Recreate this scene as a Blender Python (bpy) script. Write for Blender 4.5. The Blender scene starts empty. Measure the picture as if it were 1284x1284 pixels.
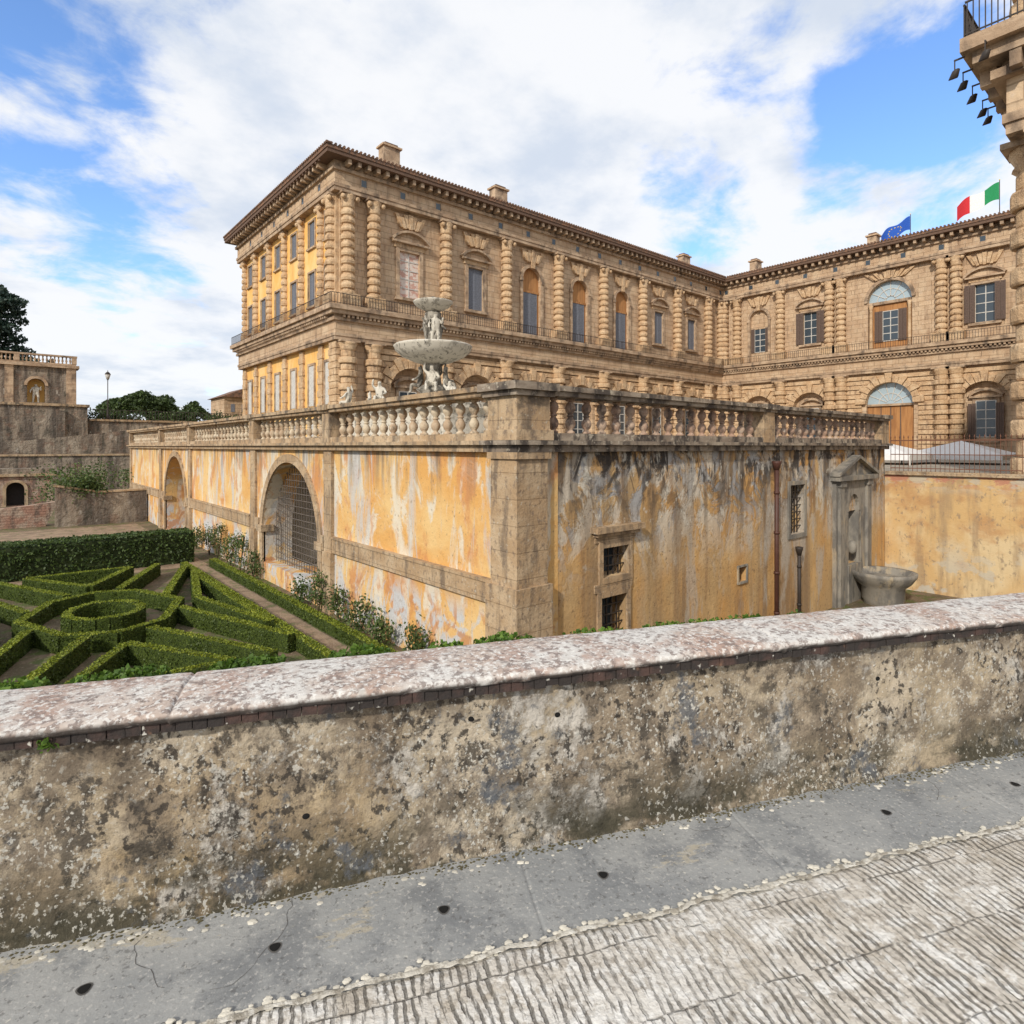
import bpy, bmesh, math, random
import numpy as np
from mathutils import Vector, Matrix, noise as mnoise
random.seed(7); rng=np.random.default_rng(7)
sc=bpy.context.scene
sc.view_settings.view_transform='Standard'; sc.view_settings.look='None'; sc.view_settings.exposure=0
COL=sc.collection
# ------------------------------------------------------------------ materials
class NT:
    def __init__(s,nt): s.nt=nt; s.n=nt.nodes; s.l=nt.links
    def new(s,t,**k):
        n=s.n.new(t)
        for a,b in k.items(): setattr(n,a,b)
        return n
    def link(s,a,b): s.l.new(a,b)
    def val(s,sock,v):
        if isinstance(v,bpy.types.NodeSocket): s.l.new(v,sock)
        else: sock.default_value=v
    def math(s,op,a,b=None,clamp=False):
        n=s.new('ShaderNodeMath',operation=op); n.use_clamp=clamp
        s.val(n.inputs[0],a)
        if b is not None: s.val(n.inputs[1],b)
        return n.outputs[0]
    def maprange(s,v,a,b,c=0.,d=1.,smooth=True):
        n=s.new('ShaderNodeMapRange'); n.clamp=True
        n.interpolation_type='SMOOTHSTEP' if smooth else 'LINEAR'
        s.val(n.inputs[0],v)
        for i,x in enumerate((a,b,c,d)): n.inputs[1+i].default_value=x
        return n.outputs[0]
    def mix(s,f,a,b,blend='MIX'):
        n=s.new('ShaderNodeMix',data_type='RGBA',blend_type=blend)
        s.val(n.inputs[0],f)
        for sk,v in ((n.inputs[6],a),(n.inputs[7],b)):
            if isinstance(v,tuple): sk.default_value=(v[0],v[1],v[2],1)
            else: s.link(v,sk)
        return n.outputs[2]
def base_mat(name,rough=.85,spec=.3,metal=0):
    m=bpy.data.materials.new(name); m.use_nodes=True
    t=NT(m.node_tree); b=m.node_tree.nodes['Principled BSDF']
    b.inputs['Roughness'].default_value=rough; b.inputs['Metallic'].default_value=metal
    b.inputs['Specular IOR Level'].default_value=spec
    return m,t,b
def layered(name,base,layers,bump=.3,bscale=30.,bdist=.02,rough=.88,brick=None,spec=.3,bdet=6):
    m,t,b=base_mat(name,rough,spec)
    tc=t.new('ShaderNodeTexCoord').outputs['Object']
    sep=t.new('ShaderNodeSeparateXYZ'); t.link(tc,sep.inputs[0])
    col=base
    hmasks=[]
    for i,L in enumerate(layers):
        mp=t.new('ShaderNodeMapping'); t.link(tc,mp.inputs[0])
        mp.inputs['Scale'].default_value=L.get('scale',(1,1,1))
        mp.inputs['Location'].default_value=(3.7*i+L.get('off',0),1.3*i,2.1*i)
        if L.get('kind')=='vor':
            nz=t.new('ShaderNodeTexVoronoi'); nz.inputs['Scale'].default_value=1
            nn=t.new('ShaderNodeTexNoise'); nn.inputs['Scale'].default_value=1.7; nn.inputs['Detail'].default_value=3
            t.link(mp.outputs[0],nn.inputs['Vector'])
            va=t.new('ShaderNodeVectorMath',operation='ADD'); t.link(mp.outputs[0],va.inputs[0]); t.link(nn.outputs['Color'],va.inputs[1])
            t.link(va.outputs[0],nz.inputs['Vector'])
            fac=t.maprange(nz.outputs['Distance'],L['hi'],L['lo'])
            sx=t.new('ShaderNodeSeparateColor'); t.link(nz.outputs['Color'],sx.inputs[0])
            fac=t.math('MULTIPLY',fac,t.maprange(sx.outputs[0],1-L.get('dens',.5),1-L.get('dens',.5)+.02))
        else:
            nz=t.new('ShaderNodeTexNoise'); nz.inputs['Scale'].default_value=1
            nz.inputs['Detail'].default_value=L.get('detail',5); nz.inputs['Roughness'].default_value=L.get('r',.6)
            nz.inputs['Distortion'].default_value=L.get('dist',0)
            t.link(mp.outputs[0],nz.inputs['Vector'])
            fac=t.maprange(nz.outputs['Fac'],L['lo'],L['hi'])
        if 'z' in L: fac=t.math('MULTIPLY',fac,t.maprange(sep.outputs[2],L['z'][0],L['z'][1],smooth=False))
        if 'x' in L: fac=t.math('MULTIPLY',fac,t.maprange(sep.outputs[0],L['x'][0],L['x'][1]))
        if 'm' in L:
            n2=t.new('ShaderNodeTexNoise'); n2.inputs['Scale'].default_value=L['m'][0]; n2.inputs['Detail'].default_value=3
            t.link(tc,n2.inputs['Vector']); fac=t.math('MULTIPLY',fac,t.maprange(n2.outputs['Fac'],L['m'][1],L['m'][2]))
        fac=t.math('MULTIPLY',fac,L.get('s',1.))
        if 'h' in L: hmasks.append((fac,L['h']))
        col=t.mix(fac,col,L['c'],L.get('blend','MIX'))
    height=None
    if brick:
        ad=t.math('ADD',sep.outputs[0],sep.outputs[1])
        cb=t.new('ShaderNodeCombineXYZ'); t.link(ad,cb.inputs[0]); t.link(sep.outputs[2],cb.inputs[1])
        br=t.new('ShaderNodeTexBrick'); t.link(cb.outputs[0],br.inputs['Vector'])
        br.inputs['Scale'].default_value=1; br.inputs['Brick Width'].default_value=brick[0]; br.inputs['Row Height'].default_value=brick[1]
        br.inputs['Mortar Size'].default_value=brick[2]; br.inputs['Mortar Smooth'].default_value=.3
        br.inputs['Color1'].default_value=(1,1,1,1); br.inputs['Color2'].default_value=(.84,.83,.83,1); br.inputs['Mortar'].default_value=(.6,.57,.55,1)
        col=t.mix(brick[3],col,br.outputs['Color'],'MULTIPLY')
        height=t.math('MULTIPLY',br.outputs['Fac'],-brick[4])
    if isinstance(col,tuple): b.inputs['Base Color'].default_value=(*col,1)
    else: t.link(col,b.inputs['Base Color'])
    nb=t.new('ShaderNodeTexNoise'); nb.inputs['Scale'].default_value=bscale; nb.inputs['Detail'].default_value=bdet; nb.inputs['Roughness'].default_value=.65
    t.link(tc,nb.inputs['Vector'])
    h=nb.outputs['Fac']
    if height is not None: h=t.math('ADD',h,height)
    for f_,a_ in hmasks: h=t.math('ADD',h,t.math('MULTIPLY',f_,a_))
    bp=t.new('ShaderNodeBump'); bp.inputs['Strength'].default_value=bump; bp.inputs['Distance'].default_value=bdist
    t.link(h,bp.inputs['Height']); t.link(bp.outputs[0],b.inputs['Normal'])
    return m
def plain(name,c,rough=.6,metal=0,spec=.4,var=.25):
    m,t,b=base_mat(name,rough,spec,metal)
    nz=t.new('ShaderNodeTexNoise'); nz.inputs['Scale'].default_value=6; nz.inputs['Detail'].default_value=4
    tc=t.new('ShaderNodeTexCoord').outputs['Object']; t.link(tc,nz.inputs['Vector'])
    col=t.mix(t.maprange(nz.outputs['Fac'],.35,.7),c,tuple(x*(1-var) for x in c))
    t.link(col,b.inputs['Base Color']); return m
def leafmat(name,c1,c2,c3,sub=.25,dark=.6):
    m,t,b=base_mat(name,.55,.35)
    g=t.new('ShaderNodeNewGeometry').outputs['Random Per Island']
    cr=t.new('ShaderNodeValToRGB'); t.link(g,cr.inputs[0])
    e=cr.color_ramp.elements; e[0].color=(*c1,1); e[1].color=(*c3,1); x=cr.color_ramp.elements.new(.5); x.color=(*c2,1)
    tc=t.new('ShaderNodeTexCoord').outputs['Object']
    nz=t.new('ShaderNodeTexNoise'); nz.inputs['Scale'].default_value=1.1; t.link(tc,nz.inputs['Vector'])
    col=t.mix(t.maprange(nz.outputs['Fac'],.35,.65,.0,dark),cr.outputs[0],tuple(x*.55 for x in c2))
    t.link(col,b.inputs['Base Color'])
    tr=t.new('ShaderNodeBsdfTranslucent'); t.link(col,tr.inputs[0])
    ms=t.new('ShaderNodeMixShader'); ms.inputs[0].default_value=sub
    out=[n for n in m.node_tree.nodes if n.type=='OUTPUT_MATERIAL'][0]
    t.link(b.outputs[0],ms.inputs[1]); t.link(tr.outputs[0],ms.inputs[2]); t.link(ms.outputs[0],out.inputs[0])
    return m
M={}
M['stone']=layered('palace_sandstone',(.53,.37,.235),[
  dict(c=(.64,.48,.32),scale=(.5,.5,.7),lo=.4,hi=.65),
  dict(c=(.34,.22,.14),scale=(1.6,1.6,.25),lo=.5,hi=.72,s=.7),
  dict(c=(.60,.49,.38),scale=(3,3,2),lo=.55,hi=.7,s=.5),
  dict(c=(.16,.115,.085),scale=(2.5,2.5,.5),lo=.56,hi=.76,s=.65)],bump=.6,bscale=3,bdist=.13,brick=(1.5,.62,.035,.8,1.0))
M['rustic']=layered('rusticated_sandstone',(.55,.37,.215),[
  dict(c=(.67,.49,.31),scale=(.8,.8,1.6),lo=.4,hi=.65),
  dict(c=(.28,.185,.12),scale=(2,2,.6),lo=.5,hi=.72,s=.85),
  dict(c=(.13,.095,.07),scale=(5,5,3),lo=.58,hi=.73,s=.7)],bump=.9,bscale=5,bdist=.14)
M['cornice']=layered('weathered_cornice_stone',(.38,.265,.175),[
  dict(c=(.55,.41,.28),scale=(.6,.6,2),lo=.4,hi=.65),
  dict(c=(.12,.09,.07),scale=(1.2,1.2,.6),lo=.45,hi=.7,s=.85)],bump=.6,bscale=6,bdist=.08)
M['ochre']=layered('ochre_palace_plaster',(.80,.46,.14),[
  dict(c=(.84,.57,.25),scale=(.6,.6,.3),lo=.42,hi=.65),
  dict(c=(.47,.28,.13),scale=(1.5,1.5,.3),lo=.55,hi=.75,s=.6)],bump=.3,bscale=6,bdist=.05)
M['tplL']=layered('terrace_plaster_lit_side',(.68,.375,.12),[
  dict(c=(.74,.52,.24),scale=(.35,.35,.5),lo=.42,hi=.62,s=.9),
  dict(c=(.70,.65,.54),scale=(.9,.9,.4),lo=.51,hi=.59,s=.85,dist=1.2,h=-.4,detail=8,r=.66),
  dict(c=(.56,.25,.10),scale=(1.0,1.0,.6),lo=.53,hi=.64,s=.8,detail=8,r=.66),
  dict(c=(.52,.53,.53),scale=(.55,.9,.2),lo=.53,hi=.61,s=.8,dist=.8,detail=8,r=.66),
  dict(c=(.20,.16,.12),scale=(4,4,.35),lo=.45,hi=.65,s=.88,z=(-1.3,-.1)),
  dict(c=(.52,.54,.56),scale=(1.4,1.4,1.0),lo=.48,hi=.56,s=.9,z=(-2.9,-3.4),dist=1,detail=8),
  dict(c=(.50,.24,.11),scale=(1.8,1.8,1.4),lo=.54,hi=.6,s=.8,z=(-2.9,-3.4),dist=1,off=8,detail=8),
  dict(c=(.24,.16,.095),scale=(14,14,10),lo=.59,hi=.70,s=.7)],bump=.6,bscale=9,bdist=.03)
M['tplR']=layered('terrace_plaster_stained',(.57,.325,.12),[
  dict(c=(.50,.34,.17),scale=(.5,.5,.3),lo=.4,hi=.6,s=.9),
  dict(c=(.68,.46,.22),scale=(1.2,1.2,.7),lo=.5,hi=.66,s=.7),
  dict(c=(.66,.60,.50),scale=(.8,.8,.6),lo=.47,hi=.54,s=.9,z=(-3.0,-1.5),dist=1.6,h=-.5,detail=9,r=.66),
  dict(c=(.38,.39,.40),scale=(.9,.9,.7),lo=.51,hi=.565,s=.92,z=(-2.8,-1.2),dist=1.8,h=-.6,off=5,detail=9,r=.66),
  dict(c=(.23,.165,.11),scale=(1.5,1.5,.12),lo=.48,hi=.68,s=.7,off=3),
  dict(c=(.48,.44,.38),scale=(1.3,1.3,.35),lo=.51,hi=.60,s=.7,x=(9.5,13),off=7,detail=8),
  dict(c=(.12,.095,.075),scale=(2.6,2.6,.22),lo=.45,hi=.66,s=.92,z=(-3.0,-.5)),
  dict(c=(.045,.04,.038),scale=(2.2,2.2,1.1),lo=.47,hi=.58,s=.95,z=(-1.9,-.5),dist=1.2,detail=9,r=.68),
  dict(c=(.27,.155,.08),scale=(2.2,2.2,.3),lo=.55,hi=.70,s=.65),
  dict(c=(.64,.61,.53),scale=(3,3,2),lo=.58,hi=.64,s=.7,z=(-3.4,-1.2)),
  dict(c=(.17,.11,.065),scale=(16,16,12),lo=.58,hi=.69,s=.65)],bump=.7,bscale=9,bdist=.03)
M['ywall']=layered('yellow_wall_plaster',(.60,.40,.185),[
  dict(c=(.66,.51,.30),scale=(.7,.7,.5),lo=.42,hi=.62),
  dict(c=(.48,.27,.12),scale=(1,1,1.2),lo=.50,hi=.66,s=.8),
  dict(c=(.33,.23,.14),scale=(2.2,2.2,.35),lo=.48,hi=.66,s=.65),
  dict(c=(.27,.20,.14),scale=(8,8,6),lo=.56,hi=.68,s=.7),
  dict(c=(.5,.47,.40),scale=(1.2,1.2,1.6),lo=.54,hi=.60,s=.85,z=(-3.0,-4.6),off=4,detail=8),
  dict(c=(.46,.21,.14),scale=(1.3,1.3,3),lo=.48,hi=.54,s=.9,z=(-1.5,-1.2),h=-.5),
  dict(c=(.5,.45,.36),scale=(1.3,1.3,3),lo=.5,hi=.56,s=.8,z=(-1.7,-1.15),off=4)],bump=.55,bscale=8,bdist=.03)
M['tst']=layered('terrace_dressed_stone',(.44,.305,.18),[
  dict(c=(.53,.40,.26),scale=(1,1,1.5),lo=.42,hi=.62),
  dict(c=(.20,.15,.105),scale=(4,4,.8),lo=.48,hi=.66,s=.85),
  dict(c=(.10,.085,.07),scale=(2,2,2),lo=.52,hi=.64,s=.85,z=(-.6,.9)),
  dict(c=(.19,.145,.11),scale=(12,12,9),lo=.53,hi=.65,s=.65),
  dict(c=(.57,.52,.42),scale=(12,12,12),lo=.6,hi=.7,s=.6)],bump=.7,bscale=14,bdist=.03,brick=(9.,.47,.008,.7,.6))
M['tdark']=layered('blackened_coping_stone',(.25,.20,.155),[
  dict(c=(.38,.32,.25),scale=(1,1,3),lo=.42,hi=.62),
  dict(c=(.06,.05,.045),scale=(3,3,1.6),lo=.44,hi=.61,s=.92),
  dict(c=(.5,.45,.36),scale=(9,9,9),lo=.58,hi=.68,s=.8)],bump=.6,bscale=14,bdist=.03)
M['balu']=layered('baluster_limestone',(.60,.51,.38),[
  dict(c=(.46,.34,.23),scale=(3,3,2),lo=.42,hi=.6),
  dict(c=(.16,.13,.10),scale=(7,7,4),lo=.54,hi=.68,s=.8),
  dict(c=(.68,.62,.52),scale=(9,9,9),lo=.58,hi=.7,s=.7)],bump=.4,bscale=25,bdist=.02)
M['baluR']=layered('baluster_brown_stone',(.38,.25,.18),[
  dict(c=(.48,.36,.27),scale=(3,3,2),lo=.42,hi=.6),
  dict(c=(.12,.09,.075),scale=(6,6,4),lo=.47,hi=.63,s=.85),
  dict(c=(.58,.52,.44),scale=(9,9,9),lo=.6,hi=.7,s=.7)],bump=.4,bscale=25,bdist=.02)
M['roof']=layered('terracotta_roof_tiles',(.16,.10,.07),[dict(c=(.28,.15,.09),scale=(2,2,2),lo=.4,hi=.7),dict(c=(.06,.05,.045),scale=(4,4,4),lo=.5,hi=.7)],bump=.4,bscale=8)
M['eave']=plain('dark_eave_timber',(.15,.09,.06),.8)
M['iron']=plain('wrought_iron',(.045,.035,.03),.6,spec=.4)
M['rust']=plain('rusty_iron_railing',(.17,.075,.045),.8)
M['grille']=plain('weathered_grey_iron_grille',(.17,.14,.12),.8)
M['pipe']=plain('brown_downpipe_metal',(.085,.035,.025),.55)
M['shut']=plain('grey_blue_shutter_paint',(.20,.215,.255),.7)
M['shutb']=plain('brown_shutter_paint',(.14,.095,.075),.7)
M['wood']=layered('varnished_wood_boards',(.46,.23,.09),[dict(c=(.32,.15,.06),scale=(5,5,.4),lo=.4,hi=.65)],bump=.3,bscale=12)
M['wht']=plain('white_window_paint',(.62,.60,.56),.6)
M['pink']=layered('faded_painted_blind',(.70,.60,.53),[dict(c=(.52,.27,.21),scale=(1.5,1.5,2.5),lo=.5,hi=.56,s=.8)],bump=.2)
m,t,b=base_mat('window_glass',.08,.6); b.inputs['Base Color'].default_value=(.05,.07,.09,1); M['glass']=m
m,t,b=base_mat('sky_lit_lunette_glass',.12,.7); b.inputs['Base Color'].default_value=(.38,.48,.54,1); M['lglass']=m
M['marble']=layered('weathered_marble',(.60,.56,.48),[dict(c=(.27,.25,.21),scale=(3,3,2),lo=.5,hi=.65,s=.9),dict(c=(.07,.065,.06),scale=(5,5,3),lo=.56,hi=.66,s=.8)],bump=.4,bscale=20,bdist=.03)
M['dmarble']=layered('dark_stained_marble',(.34,.31,.26),[dict(c=(.10,.09,.075),scale=(3,3,2),lo=.4,hi=.6,s=.9),dict(c=(.6,.56,.5),scale=(6,6,3),lo=.58,hi=.66,s=.9)],bump=.4,bscale=20,bdist=.03)
M['grey']=layered('grey_serena_stone',(.29,.265,.225),[dict(c=(.17,.16,.145),scale=(2,2,1),lo=.42,hi=.6),dict(c=(.40,.33,.23),scale=(3,3,1),lo=.55,hi=.68),dict(c=(.09,.085,.075),scale=(5,5,1.5),lo=.55,hi=.68,s=.7)],bump=.5,bscale=14,bdist=.03)
M['pale']=layered('grotto_pale_plaster',(.60,.56,.49),[dict(c=(.44,.41,.36),scale=(1,1,.6),lo=.42,hi=.6),dict(c=(.28,.25,.20),scale=(2,2,.5),lo=.54,hi=.70,s=.7)],bump=.4,bscale=8)
M['retw']=layered('old_retaining_wall',(.27,.215,.165),[
  dict(c=(.38,.32,.25),scale=(.3,.3,.3),lo=.4,hi=.62),
  dict(c=(.11,.09,.075),scale=(.9,.9,.1),lo=.43,hi=.62,s=.92),
  dict(c=(.22,.14,.10),scale=(1.2,1.2,1.2),lo=.52,hi=.68,s=.7),
  dict(c=(.07,.065,.05),scale=(2.5,2.5,.8),lo=.52,hi=.66,s=.75),
  dict(c=(.48,.44,.38),scale=(2,2,1),lo=.6,hi=.7,s=.7)],bump=.9,bscale=2.5,bdist=.25)
M['pinkb']=layered('pink_brick_rubble',(.38,.22,.16),[dict(c=(.46,.36,.28),scale=(1.5,1.5,1.5),lo=.42,hi=.6),dict(c=(.2,.14,.11),scale=(3,3,1),lo=.5,hi=.66)],bump=.8,bscale=5,bdist=.1,brick=(.35,.15,.02,.5,.4))
M['floor']=layered('courtyard_paving',(.38,.34,.28),[dict(c=(.28,.25,.2),scale=(.5,.5,.5),lo=.4,hi=.6)],bump=.2)
M['soil']=layered('garden_soil_and_gravel',(.20,.145,.095),[
  dict(c=(.12,.095,.055),scale=(1.2,1.2,1),lo=.42,hi=.6),
  dict(c=(.09,.12,.03),scale=(2.5,2.5,1),lo=.50,hi=.60,s=.85),
  dict(c=(.34,.26,.18),scale=(14,14,14),lo=.55,hi=.7,s=.7)],bump=.8,bscale=25,bdist=.04)
M['gravel']=layered('garden_gravel_path',(.33,.235,.16),[
  dict(c=(.22,.155,.105),scale=(2,2,1),lo=.42,hi=.62),
  dict(c=(.46,.37,.27),scale=(20,20,14),lo=.55,hi=.7,s=.7),dict(c=(.12,.14,.05),scale=(3,3,1),lo=.54,hi=.64,s=.7)],bump=.8,bscale=30,bdist=.03)
M['hcore']=layered('clipped_box_foliage',(.045,.07,.010),[dict(c=(.08,.115,.015),scale=(16,16,16),lo=.42,hi=.6),dict(c=(.012,.02,.005),scale=(40,40,40),lo=.5,hi=.62,s=.9)],bump=1.,bscale=45,bdist=.04)  # core colour darkened to carry the shade of the hedge sides
M['dcore']=plain('dark_hedge_inner',(.03,.045,.012),.9)
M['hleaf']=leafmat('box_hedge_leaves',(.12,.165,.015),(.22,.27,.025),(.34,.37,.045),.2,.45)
M['sleaf']=leafmat('box_hedge_shaded_side_leaves',(.035,.06,.008),(.065,.10,.014),(.11,.15,.02),.1,.4)  # shade on the hedge sides put into a darker copy of the leaf colour
M['dleaf']=leafmat('dark_hedge_leaves',(.035,.06,.018),(.06,.10,.025),(.10,.15,.035),.15)
M['tleaf']=leafmat('tree_leaves',(.035,.06,.018),(.065,.10,.03),(.10,.15,.04),.2)
M['cedar']=leafmat('cedar_needles',(.02,.045,.035),(.04,.075,.055),(.065,.105,.07),.15)
M['ivy']=leafmat('ivy_leaves',(.05,.11,.015),(.10,.19,.025),(.18,.29,.04),.3)
M['shrub']=leafmat('rose_shrub_leaves',(.045,.08,.02),(.09,.14,.04),(.17,.22,.06),.25)
M['bark']=layered('tree_bark',(.13,.09,.06),[dict(c=(.07,.05,.035),scale=(6,6,1),lo=.4,hi=.6)],bump=.8,bscale=12)
M['lowwall']=layered('lichen_stained_render',(.40,.325,.225),[
  dict(c=(.52,.445,.34),scale=(2.2,2.2,2.2),lo=.40,hi=.56,detail=9,r=.68),
  dict(c=(.40,.265,.105),scale=(1.1,1.1,1.4),lo=.42,hi=.56,s=.85,z=(-1.0,-1.5),x=(1.0,-1.0)),
  dict(c=(.24,.18,.12),scale=(1.4,1.4,1.2),lo=.48,hi=.60,s=.7,detail=9,r=.7),
  dict(c=(.17,.135,.10),scale=(4.6,4.6,4.0),lo=.45,hi=.58,s=.82,detail=10,r=.76),
  dict(c=(.60,.57,.52),scale=(2.6,2.6,2.3),lo=.54,hi=.62,s=.75,detail=10,r=.76,h=.25,off=6),
  dict(c=(.075,.064,.052),scale=(8,8,7),lo=.50,hi=.58,s=.9,detail=9,r=.77,m=(1.5,.40,.55)),
  dict(c=(.045,.038,.032),scale=(28,28,24),lo=.53,hi=.61,s=.9,detail=5,m=(2.3,.38,.52)),
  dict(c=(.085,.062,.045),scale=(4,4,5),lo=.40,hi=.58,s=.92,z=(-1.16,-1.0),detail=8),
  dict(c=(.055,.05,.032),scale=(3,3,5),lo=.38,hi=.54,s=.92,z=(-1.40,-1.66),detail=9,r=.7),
  dict(c=(.12,.13,.145),scale=(2.2,2.2,2.0),lo=.56,hi=.63,s=.85,detail=9,r=.74,off=11),
  dict(c=(.58,.56,.50),scale=(50,50,46),lo=.57,hi=.63,s=.75,m=(2.8,.42,.56),detail=3),
  dict(kind='vor',c=(.68,.66,.60),scale=(26,26,26),lo=.10,hi=.28,dens=.30,s=.85,m=(2.2,.42,.54),h=.3),
  dict(kind='vor',c=(.66,.64,.57),scale=(62,62,62),lo=.1,hi=.4,dens=.32,s=.75,m=(3.2,.44,.54)),
  dict(kind='vor',c=(.04,.035,.03),scale=(40,40,40),lo=.08,hi=.3,dens=.22,s=.8,m=(2.0,.44,.54),off=4)],bump=1.0,bscale=34,bdist=.02,bdet=9)
M['coping']=layered('lichen_covered_coping',(.47,.385,.33),[
  dict(c=(.58,.56,.53),scale=(2,2,2),lo=.40,hi=.54,detail=8),
  dict(c=(.37,.25,.20),scale=(3.4,3.4,3.4),lo=.46,hi=.60,s=.8,detail=9,r=.7),
  dict(c=(.20,.16,.145),scale=(30,30,30),lo=.49,hi=.59,s=.8,detail=6),
  dict(c=(.70,.69,.66),scale=(50,50,50),lo=.53,hi=.60,s=.75,detail=4),
  dict(c=(.62,.60,.56),scale=(7,7,7),lo=.56,hi=.64,s=.6,detail=9,r=.74),
  dict(kind='vor',c=(.76,.75,.71),scale=(34,34,34),lo=.15,hi=.4,dens=.28,s=.7),
  dict(kind='vor',c=(.09,.075,.065),scale=(48,48,48),lo=.08,hi=.3,dens=.25,s=.75),
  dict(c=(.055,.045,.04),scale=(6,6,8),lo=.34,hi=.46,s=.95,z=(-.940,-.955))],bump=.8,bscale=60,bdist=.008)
M['edge']=layered('blackened_brick_course',(.085,.052,.044),[
  dict(c=(.038,.032,.03),scale=(5,5,5),lo=.36,hi=.54),
  dict(c=(.24,.14,.09),scale=(7,7,7),lo=.61,hi=.70,s=.7),
  dict(kind='vor',c=(.6,.58,.52),scale=(30,30,30),lo=.1,hi=.3,dens=.22,s=.9)],bump=.8,bscale=40,bdist=.012)
def paving():
    m,t,b=base_mat('ribbed_brick_paving',.9,.25)
    tc=t.new('ShaderNodeTexCoord').outputs['Object']
    nd=t.new('ShaderNodeTexNoise'); nd.inputs['Scale'].default_value=5; nd.inputs['Detail'].default_value=6; nd.inputs['Roughness'].default_value=.6; t.link(tc,nd.inputs['Vector'])
    va=t.new('ShaderNodeVectorMath',operation='MULTIPLY_ADD'); t.link(nd.outputs['Color'],va.inputs[0]); va.inputs[1].default_value=(.07,.05,.05); t.link(tc,va.inputs[2])
    # each row of bricks has its own rib phase
    sp=t.new('ShaderNodeSeparateXYZ'); t.link(va.outputs[0],sp.inputs[0])
    row=t.math('FLOOR',t.math('DIVIDE',sp.outputs[1],.27))
    wn_=t.new('ShaderNodeTexWhiteNoise',noise_dimensions='1D'); t.link(row,wn_.inputs['W'])
    cb=t.new('ShaderNodeCombineXYZ'); t.link(t.math('ADD',sp.outputs[0],t.math('MULTIPLY',wn_.outputs['Value'],.03)),cb.inputs[0]); t.link(sp.outputs[1],cb.inputs[1])
    wv=t.new('ShaderNodeTexWave'); wv.inputs['Scale'].default_value=10.5; wv.inputs['Distortion'].default_value=1.2; wv.inputs['Detail'].default_value=4; wv.inputs['Detail Scale'].default_value=3; wv.inputs['Detail Roughness'].default_value=.65
    t.link(cb.outputs[0],wv.inputs['Vector']); w=wv.outputs['Fac']
    def nz(s,d=6,st=(1,1,1),r=.6):
        mp=t.new('ShaderNodeMapping'); t.link(tc,mp.inputs[0]); mp.inputs['Scale'].default_value=st; mp.inputs['Location'].default_value=(s,s*.3,0)
        n=t.new('ShaderNodeTexNoise'); n.inputs['Scale'].default_value=s; n.inputs['Detail'].default_value=d; n.inputs['Roughness'].default_value=r; t.link(mp.outputs[0],n.inputs['Vector']); return n.outputs['Fac']
    wear=t.maprange(nz(2.0,9,(1,1,1),.72),.44,.58)
    ribm=t.math('MULTIPLY',t.maprange(w,.52,.15),t.maprange(nz(16,6,(2.2,.40,1),.72),.44,.56))
    ribm=t.math('MULTIPLY',ribm,t.math('ADD',t.math('MULTIPLY',wear,.68),.32))
    col=t.mix(t.maprange(nz(1.3,8),.4,.6),(.66,.64,.60),(.57,.53,.47))
    col=t.mix(t.math('MULTIPLY',t.maprange(nz(10,9,(1,1,1),.72),.48,.58),.85),col,(.76,.75,.72))
    col=t.mix(t.math('MULTIPLY',t.maprange(nz(34,5),.52,.62),.6),col,(.34,.30,.25))
    col=t.mix(t.math('MULTIPLY',t.maprange(nz(3.4,9,(1,1,1),.72),.54,.62),.65),col,(.43,.38,.31))
    col=t.mix(t.math('MULTIPLY',ribm,.78),col,(.12,.11,.095))
    edge=t.math('ABSOLUTE',t.math('SUBTRACT',t.math('FRACT',t.math('DIVIDE',sp.outputs[1],.27)),.5))
    joint=t.math('MULTIPLY',t.maprange(edge,.475,.497),t.maprange(nz(8,5),.42,.55))
    col=t.mix(t.math('MULTIPLY',joint,.55),col,(.25,.23,.20))
    t.link(col,b.inputs['Base Color'])
    h=t.math('ADD',t.math('MULTIPLY',ribm,-1.0),t.math('MULTIPLY',nz(45,6),.9)); h=t.math('ADD',h,t.math('MULTIPLY',nz(9,6),1.1)); h=t.math('ADD',h,t.math('MULTIPLY',joint,-.6))
    bp=t.new('ShaderNodeBump'); bp.inputs['Strength'].default_value=.9; bp.inputs['Distance'].default_value=.013
    t.link(h,bp.inputs['Height']); t.link(bp.outputs[0],b.inputs['Normal'])
    return m
M['paving']=paving()
M['gutter']=layered('smooth_grey_gutter_stone',(.27,.28,.285),[
  dict(c=(.35,.355,.35),scale=(1.5,1.5,1),lo=.4,hi=.6,detail=8),
  dict(c=(.18,.19,.20),scale=(3,3,1),lo=.47,hi=.62,s=.8,detail=9,r=.72),
  dict(c=(.46,.41,.31),scale=(1.2,3,1),lo=.60,hi=.63,s=.65,detail=9,r=.72),
  dict(c=(.50,.49,.47),scale=(60,60,60),lo=.56,hi=.66,s=.6,detail=3),
  dict(c=(.10,.10,.10),scale=(44,44,44),lo=.57,hi=.67,s=.55),
  dict(kind='vor',c=(.62,.60,.54),scale=(26,26,26),lo=.05,hi=.2,dens=.1,s=.8)],bump=.6,bscale=50,bdist=.006,rough=.8)
M['mortar']=layered('pale_mortar_edge',(.60,.57,.50),[
  dict(c=(.30,.27,.22),scale=(18,18,10),lo=.46,hi=.58,s=.9,detail=7),
  dict(c=(.72,.70,.64),scale=(30,30,10),lo=.54,hi=.62,s=.8)],bump=1.,bscale=40,bdist=.01)
M['pebble']=plain('pale_lichen_pebbles',(.66,.63,.55),.9)
M['debris']=plain('debris_and_moss',(.11,.095,.05),.95)
M['crack']=plain('dirt_filled_crack',(.12,.115,.11),1)
M['tent']=plain('white_canopy_fabric',(.80,.80,.80),.8,var=.08)
M['black']=plain('hole_black',(.008,.008,.008),1)
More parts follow.
